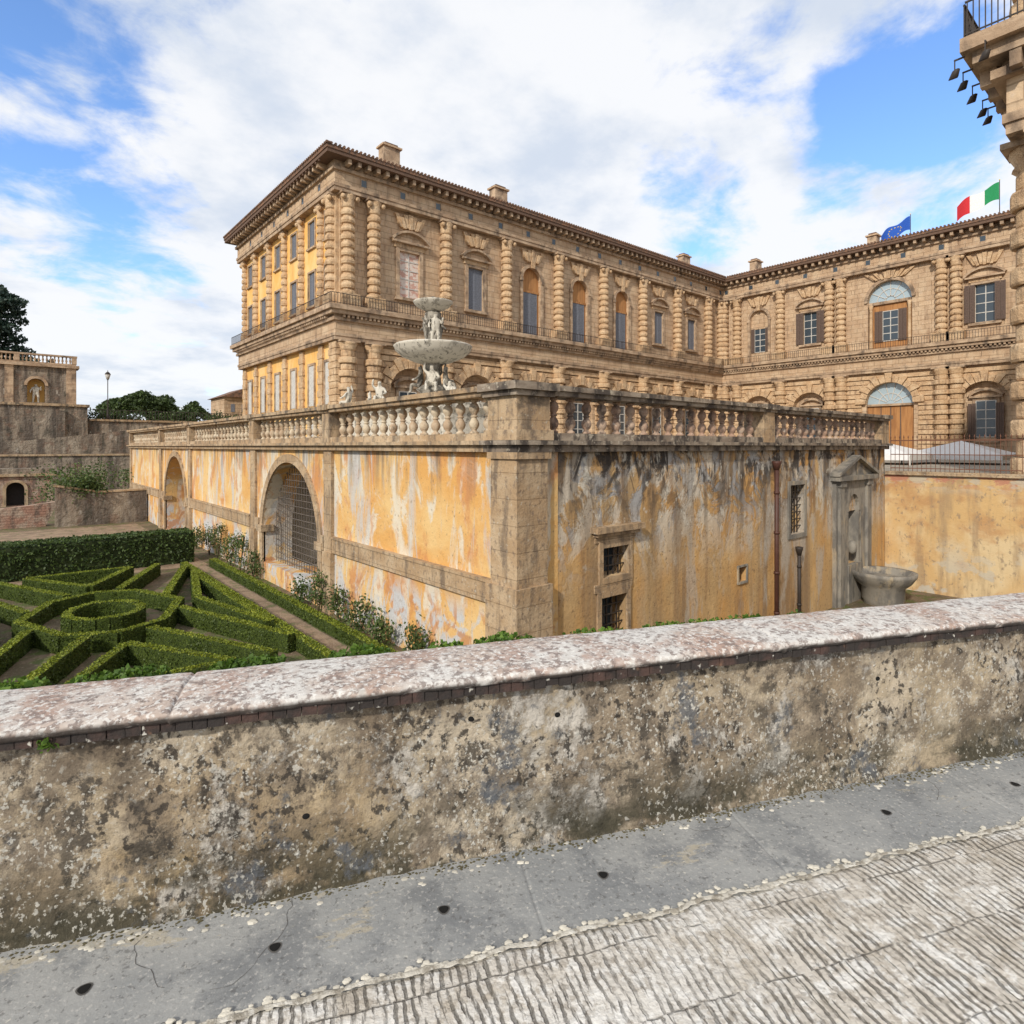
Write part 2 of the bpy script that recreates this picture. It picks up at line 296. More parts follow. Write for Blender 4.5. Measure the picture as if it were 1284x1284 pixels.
for nm,c in (('fg',(.02,.28,.10)),('fw',(.8,.8,.8)),('fr',(.62,.03,.04)),('fb',(.02,.10,.48)),('fy',(.8,.6,.05))): M[nm]=plain('flag_cloth_'+nm,c,.8,var=.1)
# ------------------------------------------------------------------ builder
ident=lambda u,d,z:(u,d,z)
class G:
    def __init__(s,name,rot=0): s.name=name; s.p={}; s.rot=rot
    def add(s,part,mat,V,F,T=ident,smooth=False):
        e=s.p.setdefault((part,mat),[[],[],smooth]); o=len(e[0])
        e[0].extend(T(*v) for v in V); e[1].extend(tuple(i+o for i in f) for f in F)
    def box(s,part,mat,u0,u1,d0,d1,z0,z1,T=ident):
        V=[(u0,d0,z0),(u1,d0,z0),(u1,d1,z0),(u0,d1,z0),(u0,d0,z1),(u1,d0,z1),(u1,d1,z1),(u0,d1,z1)]
        s.add(part,mat,V,[(0,1,2,3),(4,5,6,7),(0,1,5,4),(1,2,6,5),(2,3,7,6),(3,0,4,7)],T)
    def prism(s,part,mat,poly,d0,d1,T=ident):
        n=len(poly); V=[(u,d0,z) for u,z in poly]+[(u,d1,z) for u,z in poly]
        F=[tuple(range(n)),tuple(range(n,2*n))]+[(i,(i+1)%n,n+(i+1)%n,n+i) for i in range(n)]
        s.add(part,mat,V,F,T)
    def lathe(s,part,mat,cu,cd,prof,seg=14,T=ident,smooth=True,a0=0):
        V=[];F=[]
        for r,z in prof:
            for i in range(seg):
                a=a0+2*math.pi*i/seg; V.append((cu+r*math.cos(a),cd+r*math.sin(a),z))
        for j in range(len(prof)-1):
            for i in range(seg):
                F.append((j*seg+i,j*seg+(i+1)%seg,(j+1)*seg+(i+1)%seg,(j+1)*seg+i))
        F.append(tuple(range(seg))); F.append(tuple(range((len(prof)-1)*seg,len(prof)*seg)))
        s.add(part,mat,V,F,T,smooth)
    def arch(s,part,mat,u0,u1,z0,z1,uc,hw,zb,zs,d0,d1,T=ident,n=14,rise=None):
        rise=rise or hw
        if zb>z0: s.box(part,mat,uc-hw,uc+hw,d0,d1,z0,zb,T)
        s.box(part,mat,u0,uc-hw,d0,d1,z0,z1,T); s.box(part,mat,uc+hw,u1,d0,d1,z0,z1,T)
        for i in range(n):
            a,b=math.pi-math.pi*i/n, math.pi-math.pi*(i+1)/n
            ua,za,ub,zb_=uc+hw*math.cos(a),zs+rise*math.sin(a),uc+hw*math.cos(b),zs+rise*math.sin(b)
            s.prism(part,mat,[(ua,za),(ub,zb_),(ub,z1),(ua,z1)],d0,d1,T)
    def ring(s,part,mat,uc,zs,r1,r2,d0,d1,T=ident,n=11,alt=0,gap=.0,a0=0,a1=math.pi,sub=2,altd=0):
        for i in range(n):
            a=a1-(a1-a0)*(i+gap)/n; b=a1-(a1-a0)*(i+1-gap)/n; R=r2+(alt if i%2==0 else 0); D=d1+(altd if i%2==0 else 0)
            P=[];Q=[]
            for k in range(sub+1):
                c=a+(b-a)*k/sub; P.append((uc+r1*math.cos(c),zs+r1*math.sin(c))); Q.append((uc+R*math.cos(c),zs+R*math.sin(c)))
            s.prism(part,mat,P+Q[::-1],d0,D,T)
    def rects(s,part,mat,u0,u1,z0,z1,holes,d0,d1,T=ident):
        us=sorted({u0,u1,*[h[0] for h in holes],*[h[1] for h in holes]}); zs=sorted({z0,z1,*[h[2] for h in holes],*[h[3] for h in holes]})
        for a,b in zip(us,us[1:]):
            run=None
            for c,d in zip(zs,zs[1:]):
                mu,mz=(a+b)/2,(c+d)/2
                hole=any(h[0]<mu<h[1] and h[2]<mz<h[3] for h in holes)
                if hole:
                    if run: s.box(part,mat,a,b,d0,d1,run[0],run[1],T); run=None
                else: run=(run[0],d) if run else (c,d)
            if run: s.box(part,mat,a,b,d0,d1,run[0],run[1],T)
    def finish(s):
        e=bpy.data.objects.new(s.name,None); COL.objects.link(e); e.empty_display_size=.5; e.rotation_euler[2]=s.rot
        for (part,mat),(V,F,sm) in s.p.items():
            me=bpy.data.meshes.new(s.name+'_'+part); me.from_pydata(V,[],F)
            bm=bmesh.new(); bm.from_mesh(me); bmesh.ops.recalc_face_normals(bm,faces=bm.faces[:]); bm.to_mesh(me); bm.free()
            if sm:
                for p in me.polygons: p.use_smooth=len(p.vertices)==4
            me.materials.append(M[mat]); o=bpy.data.objects.new(part,me); COL.objects.link(o); o.parent=e
        return e
def leafmesh(name,P,size,mat,parent=None,flat=0.,aspect=1.6):
    P=np.asarray(P,float); n=len(P)
    d1=rng.normal(size=(n,3)); d1[:,2]*=(1-flat); d1/=np.linalg.norm(d1,axis=1)[:,None]
    d2=rng.normal(size=(n,3)); d2[:,2]*=(1-flat); d2-= (d2*d1).sum(1)[:,None]*d1; d2/=np.linalg.norm(d2,axis=1)[:,None]
    sz=size*rng.uniform(.6,1.3,size=(n,1))
    a=d1*sz*aspect*.5; b=d2*sz*.5
    V=np.stack([P-a,P+b,P+a,P-b],1).reshape(-1,3)
    me=bpy.data.meshes.new(name); me.vertices.add(4*n); me.vertices.foreach_set('co',V.ravel())
    me.loops.add(4*n); me.loops.foreach_set('vertex_index',np.arange(4*n,dtype=np.int32))
    me.polygons.add(n); me.polygons.foreach_set('loop_start',np.arange(0,4*n,4,dtype=np.int32)); me.polygons.foreach_set('loop_total',np.full(n,4,dtype=np.int32))
    me.update(calc_edges=True); me.validate(); me.materials.append(M[mat])
    o=bpy.data.objects.new(name,me); COL.objects.link(o)
    if parent: o.parent=parent
    return o
# ------------------------------------------------------------------ palace
ZC,ZF=-1.0,13.4
def column_up(g,T,u,r=.62,d=.45,pw=.95):
    g.box('pedestals','rustic',u-pw,u+pw,0,d+.75*pw,ZF+.02,ZF+1.25,T)
    pr=[(r*1.25,14.65),(r*1.25,14.9),(r*.95,15.0)]
    z=15.0
    while z<22.4:
        pr+=[(r*.82,z),(r*.82,z+.14),(r*1.06,z+.2),(r*1.15,z+.42),(r*1.06,z+.66)]; z+=.78
    pr+=[(r*.85,z),(r*.85,22.95)]
    g.lathe('banded_columns','rustic',u,d,pr,12,T,smooth=False)
    g.lathe('capitals','rustic',u,d,[(r*.9,22.9),(r*1.05,23.05),(r*.95,23.2),(r*1.1,23.5),(r*1.0,23.6),(r*1.35,24.0),(r*1.3,24.1)],12,T)
    for a in (-1,1):
        g.lathe('capitals','rustic',u+a*r*1.16,d+.55*r/.62,[(.1,23.55),(.24,23.7),(.24,23.9),(.1,24.05)],8,T)
    g.box('abacus','cornice',u-pw,u+pw,0,d+.85*pw,24.1,24.32,T)
def column_low(g,T,u,r=.72,d=.35,zb=ZC):
    z=zb; i=0
    while z<8.7:
        rr=r*1.28 if i%2==0 else r*.98
        g.lathe('rusticated_shafts','rustic',u,d,[(rr*.93,z+.02),(rr,z+.1),(rr,z+.54),(rr*.93,z+.62)],12,T,smooth=False); z+=.64; i+=1
    g.lathe('low_capitals','rustic',u,d,[(r*.9,8.6),(r*.9,9.2),(r*1.2,9.35),(r*1.0,9.5),(r*1.35,9.85),(r*1.35,10.0)],12,T)
    g.box('low_abacus','cornice',u-1.4*r,u+1.4*r,0,d+.8,10.0,10.2,T)
def flat_arch(g,T,uc,z0=22.45,h=1.5,w=3.3,n=7):
    for i in range(n):
        f0=(i+.06)/n-.5; f1=(i+.94)/n-.5; hh=h*(1.0 if i==n//2 else (.72 if i%2 else .88)); zz=z0+ (0 if i%2 else .12)
        g.prism('fan_voussoirs','rustic',[(uc+f0*w*.72,zz),(uc+f1*w*.72,zz),(uc+f1*w*1.15,zz+hh),(uc+f0*w*1.15,zz+hh)],0,.3+.1*(i%2),T)
def shutters(g,T,u0,u1,z0,z1,d,mat='shut'):
    um=(u0+u1)/2
    for a,b in ((u0,um-.02),(um+.02,u1)):
        g.box('shutter_leaves',mat,a,b,d-.05,d,z0,z1,T)
        g.box('shutter_frames',mat,a,a+.1,d,d+.05,z0,z1,T); g.box('shutter_frames',mat,b-.1,b,d,d+.05,z0,z1,T)
        z=z0+.1
        while z<z1-.1:
            g.box('shutter_slats',mat,a+.1,b-.1,d,d+.03,z,z+.07,T); z+=.2
def glazed(g,T,u0,u1,z0,z1,d,nu=2,nz=4,mat='glass'):
    g.box('glass_panes',mat,u0,u1,d-.06,d,z0,z1,T)
    for i in range(nu+1):
        u=u0+(u1-u0)*i/nu; g.box('window_bars','wht',u-.05,u+.05,d,d+.06,z0,z1,T)
    for i in range(nz+1):
        z=z0+(z1-z0)*i/nz; g.box('window_rails','wht',u0,u1,d+.002,d+.05,z-.05,z+.05,T)
def win_up(g,T,a,b,uc,kind):
    if kind in('pink','blue','open'):
        w=1.2 if kind=='pink' else 1.05; z0,z1=15.5,20.2
        g.rects('upper_walls','stone',a,b,ZF,24.3,[(uc-w,uc+w,z0,z1)],-.6,0,T)
        g.box('window_surround','cornice',uc-w-.4,uc-w,.0,.16,z0-.1,z1+.3,T); g.box('window_surround','cornice',uc+w,uc+w+.4,.0,.16,z0-.1,z1+.3,T)
        g.box('window_surround','cornice',uc-w,uc+w,.0,.16,z1,z1+.3,T)
        g.box('window_sill','cornice',uc-w-.6,uc+w+.6,0,.35,z0-.4,z0-.1,T)
        g.box('window_frieze','rustic',uc-w-.6,uc+w+.6,0,.2,z1+.3,z1+.75,T)
        g.box('window_hood','cornice',uc-w-.95,uc+w+.95,0,.55,z1+.75,z1+.95,T)
        R=(w+.95)*1.35; zc=z1+.95-math.sqrt(R*R-(w+.95)**2); A=math.asin((w+.95)/R)
        g.ring('segmental_pediment','cornice',uc,zc,R-.0,R+.22,0,.6,T,n=8,a0=math.pi/2-A,a1=math.pi/2+A,sub=1)
        pts=[(uc+R*math.sin(-A+2*A*k/10),zc+R*math.cos(-A+2*A*k/10)) for k in range(11)]
        g.prism('pediment_field','stone',pts,0,.15,T)
        if kind=='pink':
            g.box('painted_blind','pink',uc-w,uc+w,-.3,-.2,z0,z1,T)
            for i in range(1,5): g.box('blind_mouldings','wht',uc-w,uc+w,-.2,-.15,z0+i*.94,z0+i*.94+.1,T)
            g.box('blind_mouldings','wht',uc-.05,uc+.05,-.2,-.149,z0,z1,T)
        elif kind=='blue': shutters(g,T,uc-w,uc+w,z0,z1,-.2)
        else:
            glazed(g,T,uc-w,uc+w,z0,z1,-.3)
            shutters(g,T,uc-w-1.0,uc-w+.05,z0,z1,.3,'shutb'); shutters(g,T,uc+w-.05,uc+w+1.0,z0,z1,.3,'shutb')
    elif kind in('arch','archwin'):
        hw=1.5; zs=20.4
        g.arch('upper_walls','stone',a,b,ZF,24.3,uc,hw,ZF,zs,-.6,0,T)
        g.ring('arch_surround','cornice',uc,zs,hw,hw+.38,0,.22,T,n=9,gap=.01)
        for sgn in(-1,1):
            x0,x1=sorted((uc+sgn*hw,uc+sgn*(hw+.38))); g.box('arch_jambs','cornice',x0,x1,0,.2,ZF+.02,zs-.3,T)
            x0,x1=sorted((uc+sgn*(hw-.0),uc+sgn*(hw+.5))); g.box('arch_imposts','cornice',x0,x1,0,.3,zs-.3,zs,T)
        g.prism('arch_keystone','rustic',[(uc-.25,zs+hw-.1),(uc+.25,zs+hw-.1),(uc+.36,zs+hw+.8),(uc-.36,zs+hw+.8)],0,.42,T)
        m_='wood' if kind=='arch' else 'stone'
        pts=[(uc+hw*math.cos(math.pi*k/12),zs+hw*math.sin(math.pi*k/12)) for k in range(13)]
        g.prism('arch_infill',m_,[(uc+hw,ZF)]+pts+[(uc-hw,ZF)],-.45,-.35,T)
        g.box('infill_transom',m_,uc-hw,uc+hw,-.35,-.22,18.9,19.15,T)
        if kind=='arch': shutters(g,T,uc-1.15,uc+1.15,ZF+.3,18.9,-.3)
        else:
            glazed(g,T,uc-.9,uc+.9,15.2,19.0,-.3); shutters(g,T,uc-1.75,uc-.9,15.2,19.0,-.2,'shutb'); shutters(g,T,uc+.9,uc+1.75,15.2,19.0,-.2,'shutb')
    elif kind=='lunette':
        hw=2.7; zs=20.1
        g.arch('upper_walls','stone',a,b,ZF,24.3,uc,hw,ZF,zs,-.9,0,T,n=18)
        g.ring('arch_surround','cornice',uc,zs,hw,hw+.42,0,.25,T,n=13,gap=.01)
        pts=[(uc+hw*math.cos(math.pi*k/16),zs+hw*math.sin(math.pi*k/16)) for k in range(17)]
        g.prism('lunette_glass','lglass',pts,-.6,-.5,T)
        for k in range(1,6):
            a_=math.pi*k/6; c,s_=math.cos(a_),math.sin(a_)
            g.prism('lunette_bars','wht',[(uc+.6*c-.05*s_,zs+.6*s_+.05*c),(uc+.6*c+.05*s_,zs+.6*s_-.05*c),(uc+hw*c+.05*s_,zs+hw*s_-.05*c),(uc+hw*c-.05*s_,zs+hw*s_+.05*c)],-.5,-.42,T)
        g.ring('lunette_bars','wht',uc,zs,.6,.72,-.5,-.42,T,n=8); g.ring('lunette_bars','wht',uc,zs,1.6,1.7,-.5,-.425,T,n=12)
        g.box('lunette_sill','cornice',uc-hw,uc+hw,-.6,-.2,zs-.4,zs,T)
        g.box('infill_wood','wood',uc-hw,uc+hw,-.6,-.5,ZF,zs-.4,T)
        glazed(g,T,uc-.95,uc+.95,ZF+1.2,zs-1.4,-.45); shutters(g,T,uc-1.95,uc-.97,ZF+1.1,zs-1.3,-.35,'shutb'); shutters(g,T,uc+.97,uc+1.95,ZF+1.1,zs-1.3,-.35,'shutb')
        for s_ in (-2.35,2.35): g.lathe('inner_columns','rustic',uc+s_,-.15,[(.28,ZF),(.22,ZF+.4),(.2,zs-1),(.3,zs-.42)],10,T)
    flat_arch(g,T,uc, 22.5 if kind not in('lunette',) else 23.0, 1.5 if kind!='lunette' else 1.1, 3.3 if kind!='lunette' else 5.5, 7 if kind!='lunette' else 11)
def bay_low(g,T,a,b,uc,hw=2.5,zs=5.6,kind='win'):
    g.arch('lower_walls','stone',a,b,ZC,10.2,uc,hw,ZC,zs,-.9,0,T,n=16)
    g.ring('arch_voussoirs','rustic',uc,zs,hw,hw+.85,0,.42,T,n=13,alt=.45,gap=.05,altd=.12)
    z=ZC+.1; i=0
    while z<9.7:
        zm=z+.28; R=hw+.55; hx=R if zm<zs else (math.sqrt(R*R-(zm-zs)**2) if zm-zs<R else 0)
        e=.0 if i%2 else .12
        if hx>0:
            g.box('rusticated_courses','rustic',a+.5,uc-hx,0,.14+e,z,z+.52,T); g.box('rusticated_courses','rustic',uc+hx,b-.5,0,.14+e,z,z+.52,T)
        else: g.box('rusticated_courses','rustic',a+.5,b-.5,0,.14+e,z,z+.52,T)
        z+=.64; i+=1
    pts=[(uc+hw*math.cos(math.pi*k/14),zs+hw*math.sin(math.pi*k/14)) for k in range(15)]
    if kind=='lun':
        g.prism('lower_lunette_glass','lglass',pts,-.6,-.5,T)
        for k in range(1,7):
            a_=math.pi*k/7; c,s_=math.cos(a_),math.sin(a_)
            g.prism('lower_lunette_bars','wht',[(uc+.5*c-.05*s_,zs+.5*s_+.05*c),(uc+.5*c+.05*s_,zs+.5*s_-.05*c),(uc+hw*c+.05*s_,zs+hw*s_-.05*c),(uc+hw*c-.05*s_,zs+hw*s_+.05*c)],-.5,-.42,T)
        g.ring('lower_lunette_bars','wht',uc,zs,1.4,1.5,-.5,-.425,T,n=12)
        g.box('lower_wood_doors','wood',uc-hw,uc+hw,-.6,-.5,ZC,zs-.3,T); g.box('lower_transom','cornice',uc-hw,uc+hw,-.6,-.2,zs-.3,zs,T)
        for x in (-1.2,0,1.2): g.box('door_battens','shutb',uc+x-.06,uc+x+.06,-.5,-.44,ZC,zs-.3,T)
    else:
        g.prism('arch_recess_wall','stone',[(uc+hw,ZC)]+pts+[(uc-hw,ZC)],-.9,-.6,T)
        g.box('low_window_frame','cornice',uc-1.35,uc+1.35,-.6,-.35,.5,6.1,T)
        R=2.2; A=math.asin(1.6/R); zc=6.3-math.sqrt(R*R-1.6**2)
        g.ring('low_window_hood','cornice',uc,zc,R,R+.3,-.6,-.1,T,n=6,a0=math.pi/2-A,a1=math.pi/2+A,sub=1)
        g.box('low_window_cornice','cornice',uc-1.7,uc+1.7,-.6,-.1,6.1,6.32,T)
        glazed(g,T,uc-1.0,uc+1.0,1.2,5.7,-.34)
        if kind=='shut': shutters(g,T,uc-1.8,uc-1.0,1.0,5.4,-.2,'shutb'); shutters(g,T,uc+1.0,uc+1.8,1.0,5.4,-.2,'shutb')
def entab(g,T,u0,u1,ext0=1,ext1=1,p=1.0):
    def B(part,mat,d,z0,z1,db=-.6):
        if z0>=11.9 and z1<14 and d>.8: d=d*p
        g.box(part,mat,u0-ext0*d,u1+ext1*d,db,d,z0,z1,T)
    B('lower_architrave','cornice',.62,10.2,10.55); B('lower_architrave','cornice',.7,10.552,10.85)
    B('lower_frieze','stone',.6,10.852,12.0); B('mid_cornice','cornice',.85,12.002,12.3); B('mid_cornice','cornice',1.2,12.56,12.95); B('mid_cornice','cornice',1.45,12.952,ZF)
    u=u0+(1.2 if ext0<0 else 0)
    while u<u1-(1.2 if ext1<0 else .2): g.box('mid_dentils','cornice',u,u+.22,.7,1.1,12.302,12.558,T); u+=.45
    B('dentil_back','cornice',.7,12.301,12.559)
    B('upper_architrave','cornice',.75,24.32,24.7); B('upper_architrave','cornice',.83,24.702,25.0); B('upper_frieze','stone',.7,25.002,26.2); B('upper_bed','cornice',.95,26.202,26.5)
    B('modillion_back','cornice',.8,26.502,27.1)
    u=u0+.2+(1.8 if ext0<0 else 0)
    while u<u1-(1.8 if ext1<0 else .3):
        g.box('eave_modillions','cornice',u,u+.34,.8,1.75,26.62,27.095,T); u+=1.0
    u=u0+2.3
    while u<u1-1:
        g.box('attic_vents','glass',u-.28,u+.28,.6,.705,25.3,25.95,T); g.box('attic_vent_frames','cornice',u-.36,u-.28,.6,.73,25.22,26.03,T); g.box('attic_vent_frames','cornice',u+.28,u+.36,.6,.73,25.22,26.03,T); u+=4.3
def railing(g,T,u0,u1,d,z,h=1.0,sp=.3,mat='iron',t=.022):
    u=u0
    while u<u1: g.box('railing_bars',mat,u-t/2,u+t/2,d-t/2,d+t/2,z,z+h,T); u+=sp
    g.box('railing_top',mat,u0,u1,d-.03,d+.03,z+h,z+h+.05,T); g.box('railing_bottom',mat,u0,u1,d-.02,d+.02,z+.1,z+.14,T)
g=G('renaissance_palace')
PX,PY,WX=24.8,55.0,93.0
TM=lambda u,d,z:(u,PY-d,z)
TL=lambda u,d,z:(PX-d,u,z)
TW=lambda u,d,z:(WX-d,u,z)
cols=[28.3+8.58*i for i in range(8)]
kinds=['pink','blue','arch','arch','arch','blue','blue']
wins=[(cols[i]+cols[i+1])/2 for i in range(7)]
for i,k in enumerate(kinds):
    win_up(g,TM,cols[i],cols[i+1],wins[i],k); bay_low(g,TM,cols[i],cols[i+1],wins[i])
for a,b in ((PX,cols[0]),(cols[-1],WX)):
    g.box('upper_walls','stone',a,b,-.6,0,ZF,24.3,TM); g.box('lower_walls','stone',a,b,-.9,0,ZC,10.2,TM)
for u in cols+[PX+.75,WX-.8]: column_up(g,TM,u); column_low(g,TM,u)
g.box('corner_pier','rustic',PX+.02,PX+1.6,-.5,.25,ZF+1.252,24.3,TM)
entab(g,TM,PX,WX,1,0); railing(g,TM,PX-1.3,WX-1.4,1.35,ZF,t=.035)
# garden facade
lc=[58.9+5.05*i for i in range(5)]; LY1=84.2
edges=[PY+.6]+lc+[LY1-.0]
for i in range(len(edges)-1):
    a,b=edges[i],edges[i+1]; uc=(a+b)/2
    g.rects('garden_side_upper_wall','ochre',a,b,ZF,24.3,[(uc-.85,uc+.85,14.6,18.1),(uc-.8,uc+.8,20.7,23.4)],-.6,0,TL)
    shutters(g,TL,uc-.85,uc+.85,14.6,18.1,-.1); shutters(g,TL,uc-.8,uc+.8,20.7,23.4,-.1)
    for w,z0,z1 in ((.85,14.6,18.1),(.8,20.7,23.4)):
        g.box('garden_window_frames','cornice',uc-w-.2,uc-w,0,.1,z0,z1+.2,TL); g.box('garden_window_frames','cornice',uc+w,uc+w+.2,0,.1,z0,z1+.2,TL); g.box('garden_window_frames','cornice',uc-w,uc+w,0,.1,z1,z1+.2,TL)
        g.box('garden_window_sills','cornice',uc-w-.3,uc+w+.3,0,.22,z0-.2,z0,TL)
    g.box('garden_side_lower_wall','ochre',a,b,-.6,0,-4.6,10.2,TL)
    for w,z0,z1 in ((.7,4.2,8.4),(.7,-1.5,2.4)):
        g.box('niche_panels','wht',uc-w,uc+w,0,.06,z0,z1,TL)
        g.box('niche_frames','cornice',uc-w-.25,uc-w,0,.14,z0-.2,z1+.25,TL); g.box('niche_frames','cornice',uc+w,uc+w+.25,0,.14,z0-.2,z1+.25,TL); g.box('niche_frames','cornice',uc-w,uc+w,0,.14,z1,z1+.25,TL)
for u in lc+[LY1-.6]:
    column_up(g,TL,u,r=.42,d=.08,pw=.58)
    z=-4.6;i=0
    while z<9.6:
        w=.62 if i%2 else .5; g.box('quoined_pilasters','rustic',u-w,u+w,0,.22+.06*(i%2),z,z+.62,TL); z+=.64;i+=1
column_up(g,TL,PY+.9,r=.6,d=.3,pw=.8)
g.box('garden_corner_pier','rustic',PY+.02,PY+1.6,-.5,.3,ZF+1.252,24.3,TL)
g.box('corner_rustication','rustic',PY+.03,PY+1.5,-.5,.3,-4.6,10.2,TL)
z=-4.6;i=0
while z<9.6: g.box('corner_quoin_blocks','rustic',PY-.3,PY+1.3+.2*(i%2),.0,.42,z,z+.58,TL); z+=.64;i+=1
entab(g,TL,PY+.601,LY1,0,1); railing(g,TL,PY-1.3,LY1+1,1.35,ZF,t=.035)
g.box('back_wall','ochre',PX,WX,-30,-29.2,-4.6,27.1,TM)
# wing facing the garden court
AX=29.65
rc=[AX+22.2,AX+15,AX+6.1,AX-6.1,AX-15,AX-22.2]
rk=['archwin','open','lunette','open','archwin']
for i,k in enumerate(rk):
    b,a=rc[i],rc[i+1]; uc=(a+b)/2
    win_up(g,TW,a,b,uc,k); bay_low(g,TW,a,b,uc,hw=2.5 if k!='lunette' else 2.9,zs=5.6 if k!='lunette' else 5.9,kind='lun' if k=='lunette' else 'shut')
SX,SY=25.7,4.0
for a,b in ((rc[0],PY),(SY,rc[-1])):
    g.box('upper_walls','stone',a,b,-.6,0,ZF,24.3,TW); g.box('lower_walls','stone',a,b,-.9,0,ZC,10.2,TW)
for u in rc+[PY-.9]: column_up(g,TW,u); column_low(g,TW,u)
for u in (rc[2]+1.6,rc[3]-1.6): column_up(g,TW,u); column_low(g,TW,u)
entab(g,TW,SY,PY,-1,-1); railing(g,TW,6,PY-1.4,1.35,ZF,t=.035)
# south wing
TE=lambda u,d,z:(SX-d,u,z); TN=lambda u,d,z:(u,SY+d,z)
g.box('south_end_wall','stone',-24,SY,-.6,0,-4.6,27.0,TE); g.box('south_court_wall','stone',SX+.6,WX,-.6,0,ZC,27.0,TN)
for u in (SY-.6,SY-4,SY-12,SY-20): column_up(g,TE,u,r=.55,d=.1,pw=.7); column_low(g,TE,u,r=.52,d=.1,zb=-1)
for u in [SX+.8]+[SX+4.2+8.4*i for i in range(8)]: column_up(g,TN,u,r=.55,d=.1,pw=.7); column_low(g,TN,u,r=.52,d=.1)
entab(g,TE,-24,SY,0,1,1.12); entab(g,TN,SX+.601,WX,0,0,1.12)
railing(g,TE,-20,SY+1.5,1.53,ZF,1.15,.16,'iron',.03); railing(g,TN,SX-1.5,WX-2,1.53,ZF,1.1,.16,'iron',.03)
for u in range(0,14): g.box('balcony_brackets','cornice',SX-.6+u*1.1,SX-.3+u*1.1,.85,1.3,12.05,12.558,TN)
for u in range(0,14): g.box('balcony_brackets','cornice',SY+.1-u*1.1,SY+.4-u*1.1,.85,1.3,12.05,12.558,TE)
# roofs
def roof(poly_out,poly_in,z0,z1,z2):
    n=len(poly_out)
    V=[(x,y,z0) for x,y in poly_out]+[(x,y,z1) for x,y in poly_out]+[(x,y,z2) for x,y in poly_in]
    F=[tuple(range(n))]+[(i,(i+1)%n,n+(i+1)%n,n+i) for i in range(n)]+[(n+i,n+(i+1)%n,2*n+(i+1)%n,2*n+i) for i in range(n)]+[tuple(range(2*n,3*n))]
    g.add('tiled_roofs','roof',V,F)
O=2.05
g.box('eave_soffit','eave',PX-O+.08,WX+20,PY-O+.08,LY1+O-.08,27.102,27.45)
g.box('eave_soffit_wing','eave',WX-O+.08,WX+20,-24,PY-O+.078,27.102,27.45)
g.box('eave_soffit_south','eave',SX-O+.08,WX-O+.078,-24,SY+O-.08,27.102,27.45)
roof([(PX-O,PY-O),(WX+20,PY-O),(WX+20,LY1+O),(PX-O,LY1+O)],[(PX+13,PY+13.5),(WX+8,PY+13.5),(WX+8,PY+15),(PX+13,PY+15)],27.452,27.8,31.0)
roof([(WX-O,-24),(WX+20,-24),(WX+20,PY-O-.01),(WX-O,PY-O-.01)],[(WX+9,-24),(WX+10,-24),(WX+10,PY+4),(WX+9,PY+4)],27.453,27.8,30.2)
roof([(SX-O,-24),(WX-O-.01,-24),(WX-O-.01,SY+O),(SX-O,SY+O)],[(SX+9,-16),(WX,-16),(WX,-9),(SX+9,-9)],27.454,27.8,30.2)
u=PX-O
while u<WX-2: g.lathe('tile_ends','roof',0,0,[(.13,0),(.13,.5)],6,(lambda a,b,c,u=u:(u+a,PY-O-.1+c,27.86+b)),smooth=False); u+=.42
u=PY-O
while u<LY1+O: g.lathe('tile_ends','roof',0,0,[(.13,0),(.13,.5)],6,(lambda a,b,c,u=u:(PX-O-.1+c,u+a,27.86+b)),smooth=False); u+=.42
u=6
while u<PY-O: g.lathe('tile_ends','roof',0,0,[(.13,0),(.13,.5)],6,(lambda a,b,c,u=u:(WX-O-.1+c,u+a,27.86+b)),smooth=False); u+=.42
u=PY
while u<LY1+1: g.box('eave_rafters','eave',PX-O+.12,PX-1.8,u,u+.2,26.9,27.1); u+=.8
for (x,y,w,zt) in ((33,60,1.0,33.5),(48.6,60,1.0,33.2),(89.6,60,1.0,33.0),(98,51.5,.9,31.8),(97,33,.7,31.0)):
    g.box('chimneys','cornice',x-w,x+w,y-.6,y+.6,28,zt-.5); g.box('chimney_caps','stone',x-w-.2,x+w+.2,y-.8,y+.8,zt-.5,zt-.3); g.box('chimney_tops','roof',x-w*.8,x+w*.8,y-.5,y+.5,zt-.3,zt)
for i,(x,y) in enumerate(((SX-1.4,SY+1.65),(SX-.4,SY+1.65),(SX+.8,SY+1.65),(SX+2.2,SY+1.65),(SX+3.0,SY+1.65),(SX-1.7,SY+.9),(SX-1.7,SY-.6))):
    dx,dy=(0,.16) if i<5 else (-.16,0)
    g.box('floodlight_brackets','iron',min(x,x+dx)-.02,max(x,x+dx)+.02,min(y-.1*(i<5),y+dy)-.02,max(y,y+dy)+.02,12.85,12.9)
    g.box('floodlight_stems','iron',x+dx-.015,x+dx+.015,y+dy-.015,y+dy+.015,12.55,12.9)
    g.lathe('floodlights','iron',0,0,[(.05,-.16),(.12,-.12),(.15,.1),(.14,.14)],10,(lambda a,b,c,x=x+dx,y=y+dy:(x+a*.9+c*.45,y+b*.9+c*.45,12.42-c*.8+a*.4)))
g.finish()
